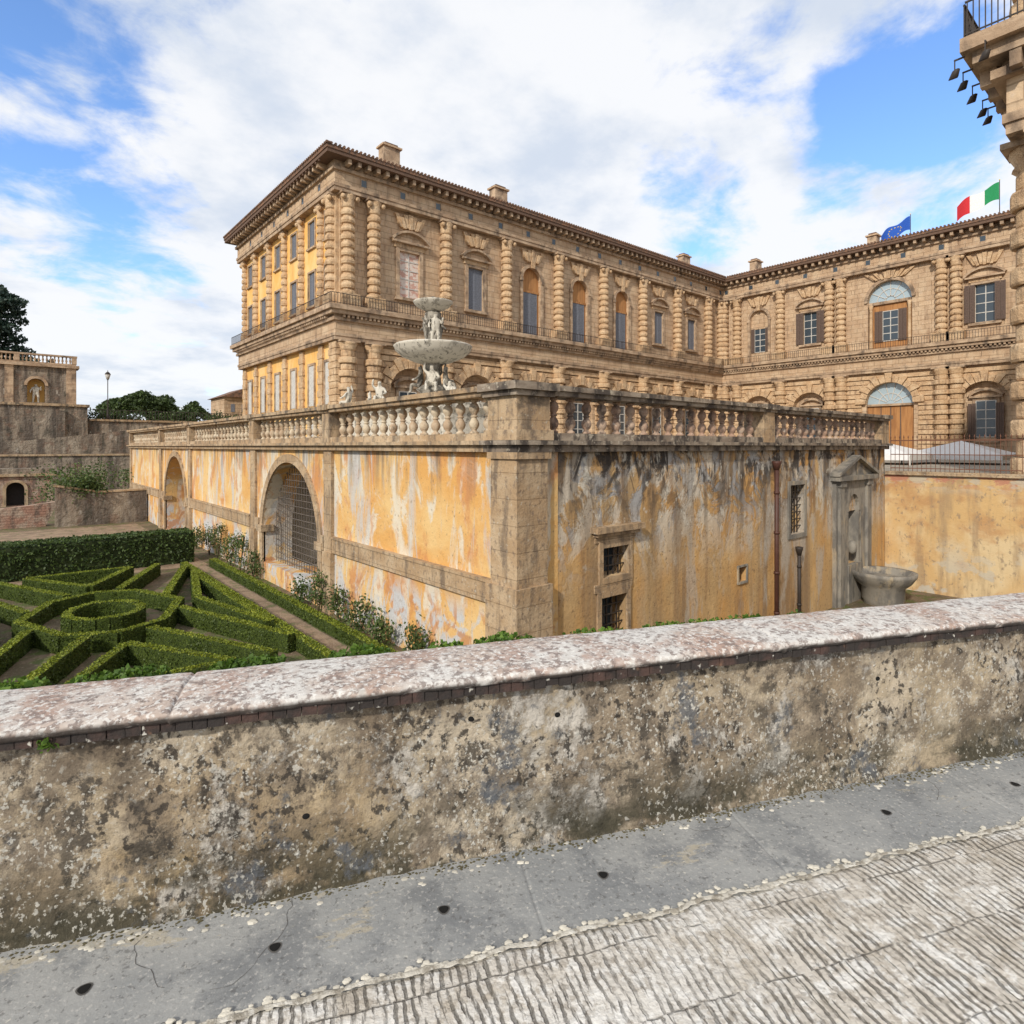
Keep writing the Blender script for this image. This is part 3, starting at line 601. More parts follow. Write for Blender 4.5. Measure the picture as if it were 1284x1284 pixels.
# ------------------------------------------------------------------ flags
def flag(name,x,y,z,w,h,bands,star=False):
    f=G(name); f.lathe('flag_pole','iron',x,y,[(.05,z-2.5),(.04,z+h+.3)],8); f.lathe('pole_finial','fy',x,y,[(.01,z+h+.3),(.09,z+h+.38),(.01,z+h+.46)],8)
    n=24
    def P(s,t): return (x+.35*math.sin(s*7)*s,y+.05+w*s*.93,z+h*t-1.5*s**1.4+.16*math.sin(s*9+t))
    for bi,mt in enumerate(bands):
        V=[];F=[]; a=bi/len(bands); b=(bi+1)/len(bands)
        for i in range(n//len(bands)+1):
            s=a+(b-a)*i/(n//len(bands)); V+= [P(s,0),P(s,1)]
        for i in range(n//len(bands)): F.append((2*i,2*i+1,2*i+3,2*i+2))
        f.add('cloth_band_%d'%bi,mt,V,F,smooth=True)
    if star:
        for k in range(12):
            a=2*math.pi*k/12; cs=.5+.2*math.cos(a); ct=.5+.33*math.sin(a); V=[]
            for j in range(10):
                r=.055 if j%2==0 else .025; q=P(cs+r*.55*math.sin(j*math.pi/5),ct+r*math.cos(j*math.pi/5)); V.append((q[0]-.03,q[1],q[2]))
            f.add('stars','fy',V,[tuple(range(10))])
    f.finish()
flag('italian_flag',92.5,17.6,30.0,4.6,2.0,['fg','fw','fr'])
flag('european_flag',92.5,27.0,28.9,3.8,1.7,['fb'],True)
# ------------------------------------------------------------------ terrace building
g=G('terrace_building')
A=lambda u,d,z:(7-d,u,z); B=lambda u,d,z:(u,8.1-d,z)
GZ=-4.6; GL=-5.4; ZT=-.1
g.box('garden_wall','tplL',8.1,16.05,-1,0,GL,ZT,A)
g.arch('garden_wall','tplL',16.05,22.55,GZ,ZT,19.2,2.4,-4.0,-2.9,-1,0,A,n=20)
g.box('garden_wall','tplL',22.55,32.1,-1,0,GZ,ZT,A)
g.arch('garden_wall','tplL',32.1,39.0,GZ,ZT,35.5,2.4,GZ+.05,-2.9,-1,0,A,n=20)
g.box('garden_wall','tplL',39.0,49.4,-1,0,GZ,ZT,A)
for uc,zb in ((19.2,-4.0),(35.5,GZ+.05)):
    g.ring('arch_mouldings','tst',uc,-2.9,2.4,2.66,-.05,.07,A,n=17,gap=.006)
    for s in(-1,1):
        a,b=sorted((uc+s*2.4,uc+s*2.66)); g.box('arch_jambs','tst',a,b,-.05,.07,GZ,-2.95,A)
        a,b=sorted((uc+s*2.3,uc+s*2.8)); g.box('arch_imposts','tst',a,b,-.3,.13,-2.95,-2.72,A)
u=16.9
while u<21.55:
    top=-2.9+math.sqrt(max(.02,2.4**2-(u-19.2)**2)); g.box('arch_grille_bars','grille',u-.009,u+.009,-.42,-.402,-4.0,top,A); u+=.21
z=-3.85
while z<-.6:
    hx=2.4 if z<-2.9 else math.sqrt(max(.01,2.4**2-(z+2.9)**2)); g.box('arch_grille_rails','grille',19.2-hx,19.2+hx,-.40,-.382,z-.009,z+.009,A); z+=.21
for u in (16.05,22.55,32.1,39.0,49.2):
    g.box('stone_pilasters','tst',u-.25,u+.25,0,.09,GZ,ZT,A); g.box('pilaster_bases','tst',u-.28,u+.28,.0,.13,GZ,-2.92,A)
for a,b in ((8.7,15.75),(22.85,31.8),(39.3,48.9)):
    g.box('string_course','tst',a,b,0,.10,-2.9,-2.52,A); g.box('string_course_lip','tst',a,b,0,.13,-2.519,-2.46,A)
for a,b in ((16.35,16.5),(21.9,22.25),(32.4,32.8),(38.2,38.7)): g.box('string_course','tst',a,b,0,.10,-2.9,-2.5,A)
holes=[(9.25,10.05,-2.65,-2.05),(9.2,10.0,-3.85,-3.05),(17.36,18.28,-2.55,-1.12),(14.5,14.9,-3.5,-3.12),(21.2,22.3,-3.9,-2.15)]
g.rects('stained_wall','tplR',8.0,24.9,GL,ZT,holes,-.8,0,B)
for (a,b,c,d) in holes[:4]:
    g.box('window_darkness','glass',a,b,-.5,-.42,c,d,B)
    w=.12 if b-a>.5 else .05
    mt='tst' if a<12 else 'grey'
    g.box('window_frames',mt,a-w,a,0,.04,c-w,d+w,B); g.box('window_frames',mt,b,b+w,0,.04,c-w,d+w,B); g.box('window_frames',mt,a,b,0,.04,d,d+w,B); g.box('window_frames',mt,a,b,0,.05,c-w,c,B)
    n=4 if b-a>.5 else 2
    if b-a<.5: continue
    for i in range(1,n+1):
        u=a+(b-a)*i/(n+1); g.box('window_grilles','iron',u-.014,u+.014,-.14,-.112,c,d,B)
    m_=max(2,round((d-c)/.2))
    for i in range(1,m_):
        z=c+(d-c)*i/m_; g.box('window_grilles','iron',a,b,-.11,-.09,z-.012,z+.012,B)
g.box('window_frames','tst',9.0,10.17,.0,.035,-3.05+.12,-2.65-.12,B)
g.box('window_hood','tst',8.9,10.4,0,.2,-1.72,-1.6,B); g.box('window_hood','tst',8.98,10.32,0,.12,-1.8,-1.722,B)
g.box('pale_patch_lintel','tst',9.02,10.28,0,.03,-1.93,-1.802,B)
g.box('corner_pier','tst',6.88,7.62,7.98,8.72,-2.92,ZT); g.box('corner_pier_base','tst',6.81,7.69,7.91,8.79,GL,-2.5)
g.box('pier_capital','tst',6.83,7.67,7.93,8.77,-.22,ZT-.001)
g.box('terrace_cornice','tdark',6.84,24.9,7.94,8.9,ZT+.0,.03); g.box('terrace_cornice','tst',6.84,8.0,8.902,49.5,ZT,.03)
g.box('terrace_cornice_lip','tdark',6.74,24.95,7.84,8.9,.032,.11); g.box('terrace_cornice_lip','tst',6.74,8.0,8.902,49.6,.032,.11)
g.box('terrace_deck','floor',8.0,24.9,8.9,55,-.4,.0)
g.box('far_end_wall','tplL',8.0,24.9,48.6,49.4,GZ,-.4)
g.box('grotto_back_wall','pale',9.6,9.9,8.9,30,GZ,-.4); g.box('grotto_back_wall_far','ywall',10.6,10.9,30,48.6,GZ,-.4); g.box('grotto_floor','floor',8,10.6,8.9,48.6,GZ+.01,-4.4)
for u in (16.0,22.6): g.box('grotto_cross_walls','pale',8,9.6,u-.2,u+.2,-4.4,-.4)
for u in (32,39.1): g.box('grotto_cross_walls_far','ywall',8,10.6,u-.2,u+.2,-4.4,-.4)
for uc,bx in ((19.2,9.6),(35.5,10.6)):
    C=lambda u,d,z,uc=uc,bx=bx:(bx-d,uc+u,-3.2+z)
    g.ring('grotto_back_niche','tst',0,0,.9,1.15,0,.1,C,n=9); g.box('grotto_niche_jambs','tst',-1.15,-.9,0,.1,-1.3,0,C); g.box('grotto_niche_jambs','tst',.9,1.15,0,.1,-1.3,0,C)
    g.box('niche_recess','grey',-.88,.88,0,.02,-1.3,0,C)
for u,z0,z1,r,mt in ((16.26,GL,-.4,.06,'pipe'),(17.62,GL,-2.9,.05,'iron')):
    g.lathe('downpipes',mt,u,.16,[(r,z0),(r,z1)],10,B); g.lathe('downpipe_hoppers',mt,u,.16,[(r,z1-.25),(r*2.1,z1-.05),(r*2.1,z1)],10,B)
    z=z0+.8
    while z<z1-.4: g.lathe('pipe_collars',mt,u,.16,[(r*1.3,z),(r*1.3,z+.07)],10,B); z+=1.1
g.box('niche_jamb','grey',20.3,21.2,0,.12,GL,-1.1,B); g.box('niche_jamb','grey',22.3,23.2,0,.12,GL,-1.1,B)
g.arch('niche_head','grey',21.2,22.3,-2.151,-1.1,21.75,.42,-2.152,-2.0,-.0,.12,B,n=10)
g.box('niche_sides','grey',21.2,21.33,-.5,.1,-3.9,-2.152,B); g.box('niche_sides','grey',22.17,22.3,-.5,.1,-3.9,-2.152,B)
g.box('niche_back','grey',21.2,22.3,-.8,-.5,-3.9,-1.4,B)
g.box('niche_dado','grey',21.2,22.3,0,.16,GL,-3.9,B)
for u in (20.62,22.88): g.box('niche_pilasters','grey',u-.17,u+.17,.12,.2,GL,-1.3,B); g.box('niche_caps','grey',u-.22,u+.22,.12,.24,-1.3,-1.12,B)
g.box('niche_entablature','grey',20.15,23.35,0,.3,-1.1,-.95,B)
g.prism('niche_pediment','grey',[(20.15,-.95),(23.35,-.95),(21.75,-.38)],0,.14,B)
for s in(-1,1): g.prism('pediment_rakes','grey',[(21.75,-.38),(21.75+s*1.65,-.95),(21.75+s*1.65,-.85),(21.75,-.28)],0,.32,B)
g.lathe('niche_mask','grey',21.75,.05,[(.05,-3.6),(.13,-3.5),(.15,-3.3),(.07,-3.15)],10,B)
g.finish()
g=G('stone_wash_basin')
g.lathe('basin','grey',22.15,7.25,[(.55,GL),(.58,-5.05),(.62,-4.98),(.62,-4.6),(.8,-4.45),(.95,-4.22),(.97,-4.1),(.84,-4.1),(.7,-4.3)],24)
g.finish()
# ------------------------------------------------------------------ balustrade
def bprof(z0,h): 
    p=[(.085,0),(.085,.05),(.05,.09),(.045,.12),(.075,.17),(.098,.27),(.09,.35),(.05,.45),(.045,.48),(.07,.5),(.07,.52),(.045,.54),(.05,.57),(.09,.67),(.098,.75),(.075,.85),(.045,.9),(.05,.92),(.085,.94),(.085,1)]
    return [(r*1.08,z0+t*h) for r,t in p]
g=G('stone_balustrade')
z0,z1=.25,.93
g.box('plinth_course','tst',6.88,7.42,8.85,49.4,.112,z0); g.box('plinth_course','tdark',7.72,24.85,7.98,8.52,.112,z0)
g.box('coping','tst',6.82,7.48,8.85,49.45,z1,1.02); g.box('coping_top','tst',6.76,7.54,8.85,49.5,1.022,1.12)
g.box('coping','tdark',7.73,24.88,7.92,8.58,z1,1.02); g.box('coping_top','tdark',7.73,24.92,7.86,8.64,1.022,1.12)
g.box('corner_pedestal','tst',6.86,7.66,7.96,8.78,.113,.9); g.box('corner_pedestal_base','tst',6.8,7.7,7.9,8.83,.115,.3); g.box('corner_pedestal_cap','tdark',6.78,7.71,7.88,8.84,.9,1.0); g.box('corner_pedestal_cap','tdark',6.7,7.76,7.8,8.9,1.001,1.14)
for y in (16.05,22.55,32.1,39.0,49.2): g.box('pedestals','tst',6.86,7.44,y-.25,y+.25,.114,z1-.001); g.box('pedestal_caps','tst',6.74,7.56,y-.31,y+.31,1.0,1.14)
for x in (15.9,24.6): g.box('pedestals_court','tst',x-.3,x+.3,7.96,8.54,.114,z1-.001); g.box('pedestal_caps','tdark',x-.36,x+.36,7.84,8.66,1.0,1.14)
def fill(a,b,sp):
    n=max(1,round((b-a)/sp)); return [a+(b-a)*(i+.5)/n for i in range(n)]
for a,b in ((8.9,15.8),(16.3,22.3),(22.8,31.85),(32.35,38.75),(39.25,48.95)):
    for y in fill(a,b,.47): g.lathe('balusters','balu',7.15,y,bprof(z0,z1-z0),12)
for a,b in ((7.8,15.6),(16.2,24.3)):
    for x in fill(a,b,.45): g.lathe('court_balusters','baluR',x,8.25,bprof(z0,z1-z0),12)
g.finish()
# ------------------------------------------------------------------ yellow retaining wall + railing
g=G('yellow_retaining_wall')
g.box('wall','ywall',24.92,25.5,SY+.02,8.1,GL,-1.02); g.box('coping_slab','tst',24.8,25.6,SY+.0,8.05,-1.018,-.9)
g.box('court_fill','floor',25.0,113,SY-.4,55,-3,-1.021)
g.box('wall_south','ywall',24.9,25.65,-24,SY+.0,GL,-1.05)
g.finish()
g=G('iron_railing')
y=SY+.2
while y<8.0:
    g.box('bars','rust',25.19,25.205,y,y+.015,-.9,.30)
    g.lathe('bar_spikes','rust',25.2,y+.01,[(.012,.3),(.022,.34),(.002,.42)],5); y+=.14
g.box('top_rail','rust',25.18,25.22,SY+.2,8.0,.2,.24); g.box('mid_rail','rust',25.18,25.22,SY+.2,8.0,-.3,-.27); g.box('low_rail','rust',25.18,25.22,SY+.2,8.0,-.8,-.77)
g.finish()
for i,(x,y) in enumerate(((40,13.4),(44,10.2))):
    t=G('white_canopy'); w=2.4
    t.add('canopy_roof','tent',[(x-w,y-w,-.45),(x+w,y-w,-.45),(x+w,y+w,-.45),(x-w,y+w,-.45),(x,y,.35),(x-w,y-w,-.75),(x+w,y-w,-.75),(x+w,y+w,-.75),(x-w,y+w,-.75)],[(0,1,4),(1,2,4),(2,3,4),(3,0,4),(0,1,6,5),(1,2,7,6),(2,3,8,7),(3,0,5,8)])
    for a in(-1,1):
        for b in(-1,1): t.box('canopy_legs','wht',x+a*w-.03,x+a*w+.03,y+b*w-.03,y+b*w+.03,-1.02,-.5)
    t.finish()
# ------------------------------------------------------------------ fountain
def skinfig(name,J,E,loc,s,rz,mat,parent):
    me=bpy.data.meshes.new(name); R=Matrix.Rotation(rz,4,'Z')
    me.from_pydata([tuple(Vector(loc)+(R@Vector(j[:3]))*s) for j in J],E,[])
    o=bpy.data.objects.new(name,me); COL.objects.link(o); o.modifiers.new('skin','SKIN')
    for i,j in enumerate(J):
        r=j[3]*s; me.skin_vertices[0].data[i].radius=(r,r)
    me.skin_vertices[0].data[0].use_root=True
    sb=o.modifiers.new('sub','SUBSURF'); sb.levels=1; sb.render_levels=1
    me.materials.append(M[mat]); o.parent=parent; return o
PUT=[(0,0,.50,.11),(0,0,.66,.12),(0,0,.78,.10),(0,0,.84,.05),(0,-.01,.92,.075),(0,-.01,.96,.06),
 (.08,0,.46,.075),(.10,-.04,.26,.055),(.10,.0,.03,.04),(.10,-.08,.02,.03),(-.08,0,.46,.075),(-.10,.03,.26,.055),(-.12,.05,.03,.04),(-.12,-.03,.02,.03),
 (.14,0,.77,.05),(.22,-.05,.65,.04),(.20,-.16,.78,.033),(.2,-.19,.84,.03),(-.14,0,.77,.05),(-.22,.02,.62,.04),(-.24,-.1,.52,.033),(-.24,-.14,.5,.03)]
PE=[(0,1),(1,2),(2,3),(3,4),(4,5),(0,6),(6,7),(7,8),(8,9),(0,10),(10,11),(11,12),(12,13),(2,14),(14,15),(15,16),(16,17),(2,18),(18,19),(19,20),(20,21)]
SIT=[(0,0,.12,.13),(0,.02,.32,.13),(0,.02,.5,.11),(0,.02,.58,.055),(0,0,.70,.085),(0,0,.76,.06),
 (.09,-.05,.10,.08),(.16,-.28,.14,.06),(.15,-.30,-.12,.045),(.15,-.38,-.14,.035),(-.09,-.05,.10,.08),(-.15,-.28,.18,.06),(-.16,-.34,-.08,.045),(-.16,-.42,-.1,.035),
 (.15,.02,.48,.055),(.25,-.06,.34,.045),(.2,-.22,.28,.038),(.18,-.27,.28,.03),(-.15,.02,.48,.055),(-.26,.04,.6,.045),(-.24,0,.78,.038),(-.22,0,.84,.03)]
g=G('artichoke_fountain'); fx,fy=19.15,29.65
g.lathe('octagonal_pool','marble',fx,fy,[(5.0,0),(5.2,.3),(4.7,.5),(4.8,1.7),(5.1,2.0),(5.1,2.3),(4.5,2.3),(4.4,1.6),(.5,1.6)],8,smooth=False,a0=.39)
g.lathe('pedestal','dmarble',fx,fy,[(1.3,1.6),(1.3,2.3),(.9,2.6),(.75,3.1),(1.0,3.3),(.5,3.6),(.4,4.3),(.55,4.7),(.7,4.9)],16)
g.lathe('main_bowl','marble',fx,fy,[(.6,4.75),(1.1,4.9),(1.8,5.2),(2.15,5.5),(2.22,5.7),(2.28,5.78),(2.2,5.85),(2.0,5.75),(1.2,5.5),(.4,5.45)],32)
g.lathe('upper_stem','dmarble',fx,fy,[(.6,5.4),(.6,5.8),(.42,6.0),(.45,6.5),(.34,6.9),(.42,7.4),(.5,7.7),(.3,7.85)],14)
g.lathe('top_basin','marble',fx,fy,[(.3,7.75),(.55,7.9),(.95,8.1),(1.12,8.3),(1.15,8.38),(1.0,8.4),(.6,8.3),(.15,8.28)],24)
g.lathe('artichoke_finial','dmarble',fx,fy,[(.15,8.25),(.2,8.4),(.3,8.5),(.22,8.62),(.05,8.7)],10)
fe=g.finish()
for k in range(4):
    a=k*math.pi/2+.9
    skinfig('pedestal_putto_%d'%k,SIT,PE,(fx+.75*math.cos(a),fy+.75*math.sin(a),3.35),1.7,a+math.pi/2,'dmarble' if k%2 else 'marble',fe)
    skinfig('stem_figure_%d'%k,PUT,PE,(fx+.42*math.cos(a+.4),fy+.42*math.sin(a+.4),5.9),1.75,a+.4+math.pi/2,'dmarble' if k%2 else 'marble',fe)
for k in range(8):
    a=k*math.pi/4+.39
    skinfig('rim_putto_%d'%k,SIT,PE,(fx+4.75*math.cos(a),fy+4.75*math.sin(a),2.3),1.35,a+math.pi/2+.6*(-1)**k,'marble',fe)
# ------------------------------------------------------------------ left background
g=G('retaining_wall')
g.box('wall_high','retw',-60,8,88,90,GZ,4.7); g.box('wall_high_cap','tst',-60,8.2,87.8,91.8,4.7,5.0)
g.box('wall_low','retw',8,30,88.6,90.5,GZ,3.1); g.box('wall_low_cap','tst',8.2,30,88.4,90.7,3.1,3.35)
g.box('upper_ground','soil',-60,60,90.5,300,GZ,3.0)
for x in range(-58,8,7): g.box('buttress','retw',x,x+.8,87.4,88,GZ,4.2)
x=8.6
while x<26: g.box('fence_bars','iron',x,x+.05,89,89.05,3.35,4.5); x+=.35
g.box('fence_rail','iron',8.3,26,89,89.05,4.5,4.56)
g.finish()
g=G('garden_pavilion')
T9=lambda u,d,z:(u,92-d,z)
g.arch('front_wall','retw',-40,7.2,4.7,9.6,3.3,.85,5.3,7.3,-1.2,0,T9)
g.box('niche_back','ochre',2.3,4.3,-1.2,-1.0,5.3,8.3,T9); g.ring('niche_surround','cornice',3.3,7.3,.85,1.15,0,.15,T9,n=9)
g.box('pilaster','cornice',6.2,7.2,0,.2,4.7,9.6,T9); g.box('pilaster','cornice',.4,1.2,0,.2,4.7,9.6,T9)
g.box('side_wall','retw',6.4,7.2,-10,-1.2,4.7,9.6,T9)
g.box('cornice','cornice',-40,7.5,-2,.4,9.6,9.95,T9); g.box('parapet_plinth','cornice',-40,7.2,-.3,.1,9.952,10.15,T9); g.box('parapet_cap','cornice',-40,7.3,-.35,.15,10.95,11.15,T9)
u=-20
while u<7: g.lathe('parapet_balusters','cornice',u,-.1,[(.1,10.15),(.06,10.3),(.13,10.45),(.06,10.75),(.1,10.95)],8,T9); u+=.38
for u in (7.0,1.5,-4,-9.5): g.box('parapet_posts','cornice',u-.25,u+.25,-.33,.13,10.15,10.949,T9)
e=g.finish()
skinfig('niche_statue',PUT,PE,(3.3,92.5,5.3),2.3,0,'marble',e)
g=G('stepped_garden_ramp')
g.prism('ramp_wall','pinkb',[(-12,GZ),(2.0,GZ),(2.6,-3.2),(1.0,-3.4),(-12,-4.5)],0,.6,lambda u,d,z:(u,44+d,z))
g.prism('ramp_parapet','retw',[(2.4,GZ),(6.9,GZ),(6.9,-2.7),(4.5,-2.75),(2.4,-2.3)],0,.5,lambda u,d,z:(u,43+d,z))
g.prism('ramp_parapet_cap','tst',[(2.3,-2.28),(4.5,-2.73),(6.95,-2.68),(6.95,-2.58),(4.5,-2.62),(2.3,-2.16)],-.05,.55,lambda u,d,z:(u,43+d,z))
g.box('upper_bank_wall','retw',-30,16,64,65,GZ,-.8); g.box('bank_cap','tst',-30,16,63.9,65.1,-.8,-.65)
g.prism('far_ramp_wall','retw',[(-20,GZ),(14,GZ),(14,2.2),(2,.6),(-20,-1)],0,.6,lambda u,d,z:(u,76+d,z))
g.finish()
g=G('small_grotto_shrine')
Ts=lambda u,d,z:(u,60-d,z)
g.arch('front','pinkb',-1.2,3.2,GZ,-2.3,.9,.55,GZ+.02,-3.3,-1.5,0,Ts,n=8); g.box('shrine_cornice','tst',-1.4,3.4,-1.6,.2,-2.3,-2.1,Ts)
g.box('dark_inside','iron',.3,1.5,-1.4,-1.3,GZ,-2.8,Ts); g.box('shrine_attic','retw',-1.1,3.1,-1.4,0,-2.1,-1.7,Ts)
g.ring('shrine_arch','tst',.9,-3.3,.55,.75,0,.1,Ts,n=7)
g.box('frame','tst',.15,.35,0,.1,GZ,-3.3,Ts); g.box('frame','tst',1.45,1.65,0,.1,GZ,-3.3,Ts)
g.finish()
g=G('distant_house')
g.box('walls','stone',27.5,34,104,112,2,8.0); g.prism('roof','roof',[(27,8.0),(34.5,8.0),(30.7,9.6)],103.5,112.5)
for x in (28.5,30.2,31.9): g.box('windows','shut',x,x+.6,103.95,104,5.6,6.9)
g.finish()
g=G('street_lamp')
g.lathe('lamp_post','iron',10.2,89.6,[(.2,3.3),(.2,3.6),(.09,4.0),(.07,5.5),(.1,5.6),(.05,5.8),(.045,8.2),(.12,8.35)],10)
g.lathe('lamp_lantern','wht',10.2,89.6,[(.14,8.35),(.3,8.9),(.26,8.95)],8); g.lathe('lamp_cap','iron',10.2,89.6,[(.34,8.95),(.18,9.2),(.04,9.3),(.02,9.5)],8)
g.finish()
def tree(name,x,y,z,H,trunk,crown,n,leaf,lsz,flat=1.,kind='round'):
    g=G(name); r=trunk
    g.lathe('trunk','bark',x,y,[(r,z),(r*.8,z+H*.3),(r*.5,z+H*.7),(r*.2,z+H*.9)],8)
    C=[]
    nb=22 if kind!='cedar' else 34
    for i in range(nb):
        a=rng.uniform(0,6.28)
        if kind=='cedar':
            hh=z+H*(.3+.7*i/nb); rad=crown*(1-.55*i/nb)*rng.uniform(.4,1)
            c=(x+math.cos(a)*rad*.7,y+math.sin(a)*rad*.7,hh); s=(crown*.40,crown*.40,crown*.15)
        else:
            q=math.sqrt(rng.uniform(0,1)); rad=crown*q*.8; hh=z+H*.45+ (H*.5)*math.sqrt(max(0,1-q*q))*rng.uniform(.1,1)*flat
            c=(x+math.cos(a)*rad,y+math.sin(a)*rad,hh); s=(crown*.30,crown*.30,crown*.2)
        C.append((c,s))
        p0=Vector((x,y,z+H*rng.uniform(.2,.4) if kind!='cedar' else hh-.4)); p1=Vector(c); dvec=p1-p0
        if dvec.length<.1: continue
        q=dvec.to_track_quat('Z','Y').to_matrix()
        V=[]
        for t,rr in((0,r*.35),(1,r*.1)):
            for k in range(5): w=q@Vector((rr*math.cos(k*1.257),rr*math.sin(k*1.257),0)); V.append(tuple(p0+dvec*t+w))
        F=[(k,(k+1)%5,5+(k+1)%5,5+k) for k in range(5)]; g.add('limbs','bark',V,F)
    e=g.finish(); P=[]
    for c,s in C:
        m_=n//nb; v=rng.normal(size=(m_,3)); v/=np.linalg.norm(v,axis=1)[:,None]; v*=rng.uniform(.35,1.1,size=(m_,1))**.6
        P.append(np.array(c)+v*np.array(s))
    leafmesh(name+'_foliage',np.concatenate(P),lsz,leaf,e)
tree('cedar_tree',-.8,111,3,19.5,.5,5.8,16000,'cedar',.34,kind='cedar')
tree('evergreen_oak',20.8,127,3,7.4,.4,5.4,11000,'tleaf',.36,.95)
tree('evergreen_oak',16.0,128,3,6.0,.3,3.4,5000,'tleaf',.36,.9)
tree('evergreen_oak',27,122,3,5.4,.3,2.8,4500,'tleaf',.34,1)
tree('evergreen_oak',24.0,125,3,4.2,.3,3.4,4500,'tleaf',.34,1)
tree('cypress_tree',5.3,100,4.5,8.0,.25,1.2,1500,'cedar',.25,1)
P=[]
for i in range(160):
    a=rng.uniform(-.6,2.4); R=rng.uniform(320,420); c=np.array([R*math.cos(a),R*math.sin(a),-2+rng.uniform(0,5)]); v=rng.normal(size=(60,3)); P.append(c+v*np.array([7,7,2.6]))
leafmesh('distant_tree_belt',np.concatenate(P),2.2,'tleaf')
P=[]
for i in range(34):
    c=np.array([rng.uniform(8.5,26),rng.uniform(91,95),rng.uniform(3.2,4.3)]); v=rng.normal(size=(130,3)); P.append(c+v*.5)
leafmesh('terrace_shrubs',np.concatenate(P),.22,'tleaf')
P=[]
for i in range(22):
    c=np.array([rng.uniform(2.5,7.6),rng.uniform(48,58),rng.uniform(-4.3,-1.6)]); v=rng.normal(size=(200,3)); P.append(c+v*np.array([.6,.6,.35]))
for i in range(9):
    c=np.array([rng.uniform(2.6,4.6),43.2,rng.uniform(-2.6,-2.0)]); v=rng.normal(size=(160,3)); P.append(c+v*np.array([.3,.25,.25]))
leafmesh('bank_bushes',np.concatenate(P),.11,'shrub')
# ------------------------------------------------------------------ ground
g=G('ground')
gx=[-3000,-50,7.5,9.5,25.3,25.5,3000]; gyy=[-3000,-20,-8,8.3,8.6,3000]
V=[(x,y,(-5.15 if 9.5<=x<=25.3 and -8<=y<=8.3 else GZ)) for x in gx for y in gyy]; ny=len(gyy)
g.add('ground_sheet','soil',V,[(i*ny+j,(i+1)*ny+j,(i+1)*ny+j+1,i*ny+j+1) for i in range(len(gx)-1) for j in range(ny-1)]); g.finish()
g=G('garden_path')
g.add('gravel_walk','gravel',[(5.3,7.5,GZ+.004),(6.08,7.5,GZ+.004),(6.08,25.6,GZ+.004),(5.3,25.6,GZ+.004)],[(0,1,2,3)])
g.add('gravel_cross','gravel',[(-30,25.61,GZ+.005),(6.2,25.61,GZ+.005),(6.2,42,GZ+.005),(-30,42,GZ+.005)],[(0,1,2,3)]); g.finish()
# ------------------------------------------------------------------ hedges
def hedges(name,segs,w,h,z,core,leaf,sleaf,dens,lsz,jit=.012,sh=.95):
    g=G(name); P=[]; Q=[]
    for si,(x0,y0,x1,y1) in enumerate(segs):
        a=np.array([x0,y0]); b=np.array([x1,y1]); L=np.linalg.norm(b-a); t=(b-a)/L; nrm=np.array([-t[1],t[0]])
        n=max(2,int(L/.2)); V=[];F=[]
        hz=h*(1+.008*((si*7)%9-4))
        for i in range(n+1):
            c=a+(b-a)*i/n; ww=w/2*sh+rng.uniform(-jit,jit); zz=z+hz*(sh+.02)+rng.uniform(-jit,jit)*.7
            p=c+nrm*ww; q=c-nrm*ww
            V+=[(p[0],p[1],z),(p[0],p[1],zz),(q[0],q[1],zz),(q[0],q[1],z)]
        for i in range(n):
            o=4*i
            for k in range(3): F.append((o+k,o+k+1,o+5+k,o+4+k))
        F.append((0,1,2,3)); F.append((4*n,4*n+1,4*n+2,4*n+3)); g.add('inner_foliage',core,V,F)
        m_=int(L*w*dens*1.4); s=rng.uniform(0,L,m_); r=rng.uniform(-w/2,w/2,m_)
        P.append(np.stack([x0+t[0]*s+nrm[0]*r,y0+t[1]*s+nrm[1]*r,z+hz+rng.normal(0,.25*lsz,m_)],1))
        for sd in(-1,1):
            m_=int(L*h*dens*.6); s=rng.uniform(0,L,m_); r=sd*w/2+rng.normal(0,.2*lsz,m_)
            Q.append(np.stack([x0+t[0]*s+nrm[0]*r,y0+t[1]*s+nrm[1]*r,z+rng.uniform(.02,.93,m_)*hz],1))
        for q in(a,b):
            m_=int(w*h*dens); r=rng.uniform(-w/2,w/2,m_); Q.append(np.stack([q[0]+nrm[0]*r,q[1]+nrm[1]*r,z+rng.uniform(0,.95,m_)*hz],1))
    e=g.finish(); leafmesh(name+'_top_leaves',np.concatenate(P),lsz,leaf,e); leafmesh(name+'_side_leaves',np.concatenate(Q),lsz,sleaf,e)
def circ(cx,cy,rx,ry,n=20): 
    return [(cx+rx*math.cos(2*math.pi*i/n),cy+ry*math.sin(2*math.pi*i/n),cx+rx*math.cos(2*math.pi*(i+1)/n),cy+ry*math.sin(2*math.pi*(i+1)/n)) for i in range(n)]
def module(cx,cy,hx,hy):
    S=circ(cx,cy,.80,.95)
    for sx in(-1,1):
        for sy in(-1,1):
            for (a,b),(c,d) in (((.56,.0),(.32,.30)),((.32,.30),(0,.38)),
                ((.50,.14),(.94,.80)),((.20,.38),(.72,.94)),
                ((.94,.58),(.70,.0)),
                ((.46,.94),(.0,.54))): S.append((cx+sx*a*hx,cy+sy*b*hy,cx+sx*c*hx,cy+sy*d*hy))
    for sx in(-1,1): S.append((cx+sx*.94*hx,cy-.58*hy,cx+sx*.94*hx,cy+.58*hy))
    for sy in(-1,1): S.append((cx-.46*hx,cy+sy*.94*hy,cx+.46*hx,cy+sy*.94*hy))
    return S
segs=module(2.05,18.6,3.1,6.4)+module(-4.25,18.6,3.1,6.4)
hedges('box_parterre',segs,.21,.42,GZ,'hcore','hleaf','sleaf',1200,.030)
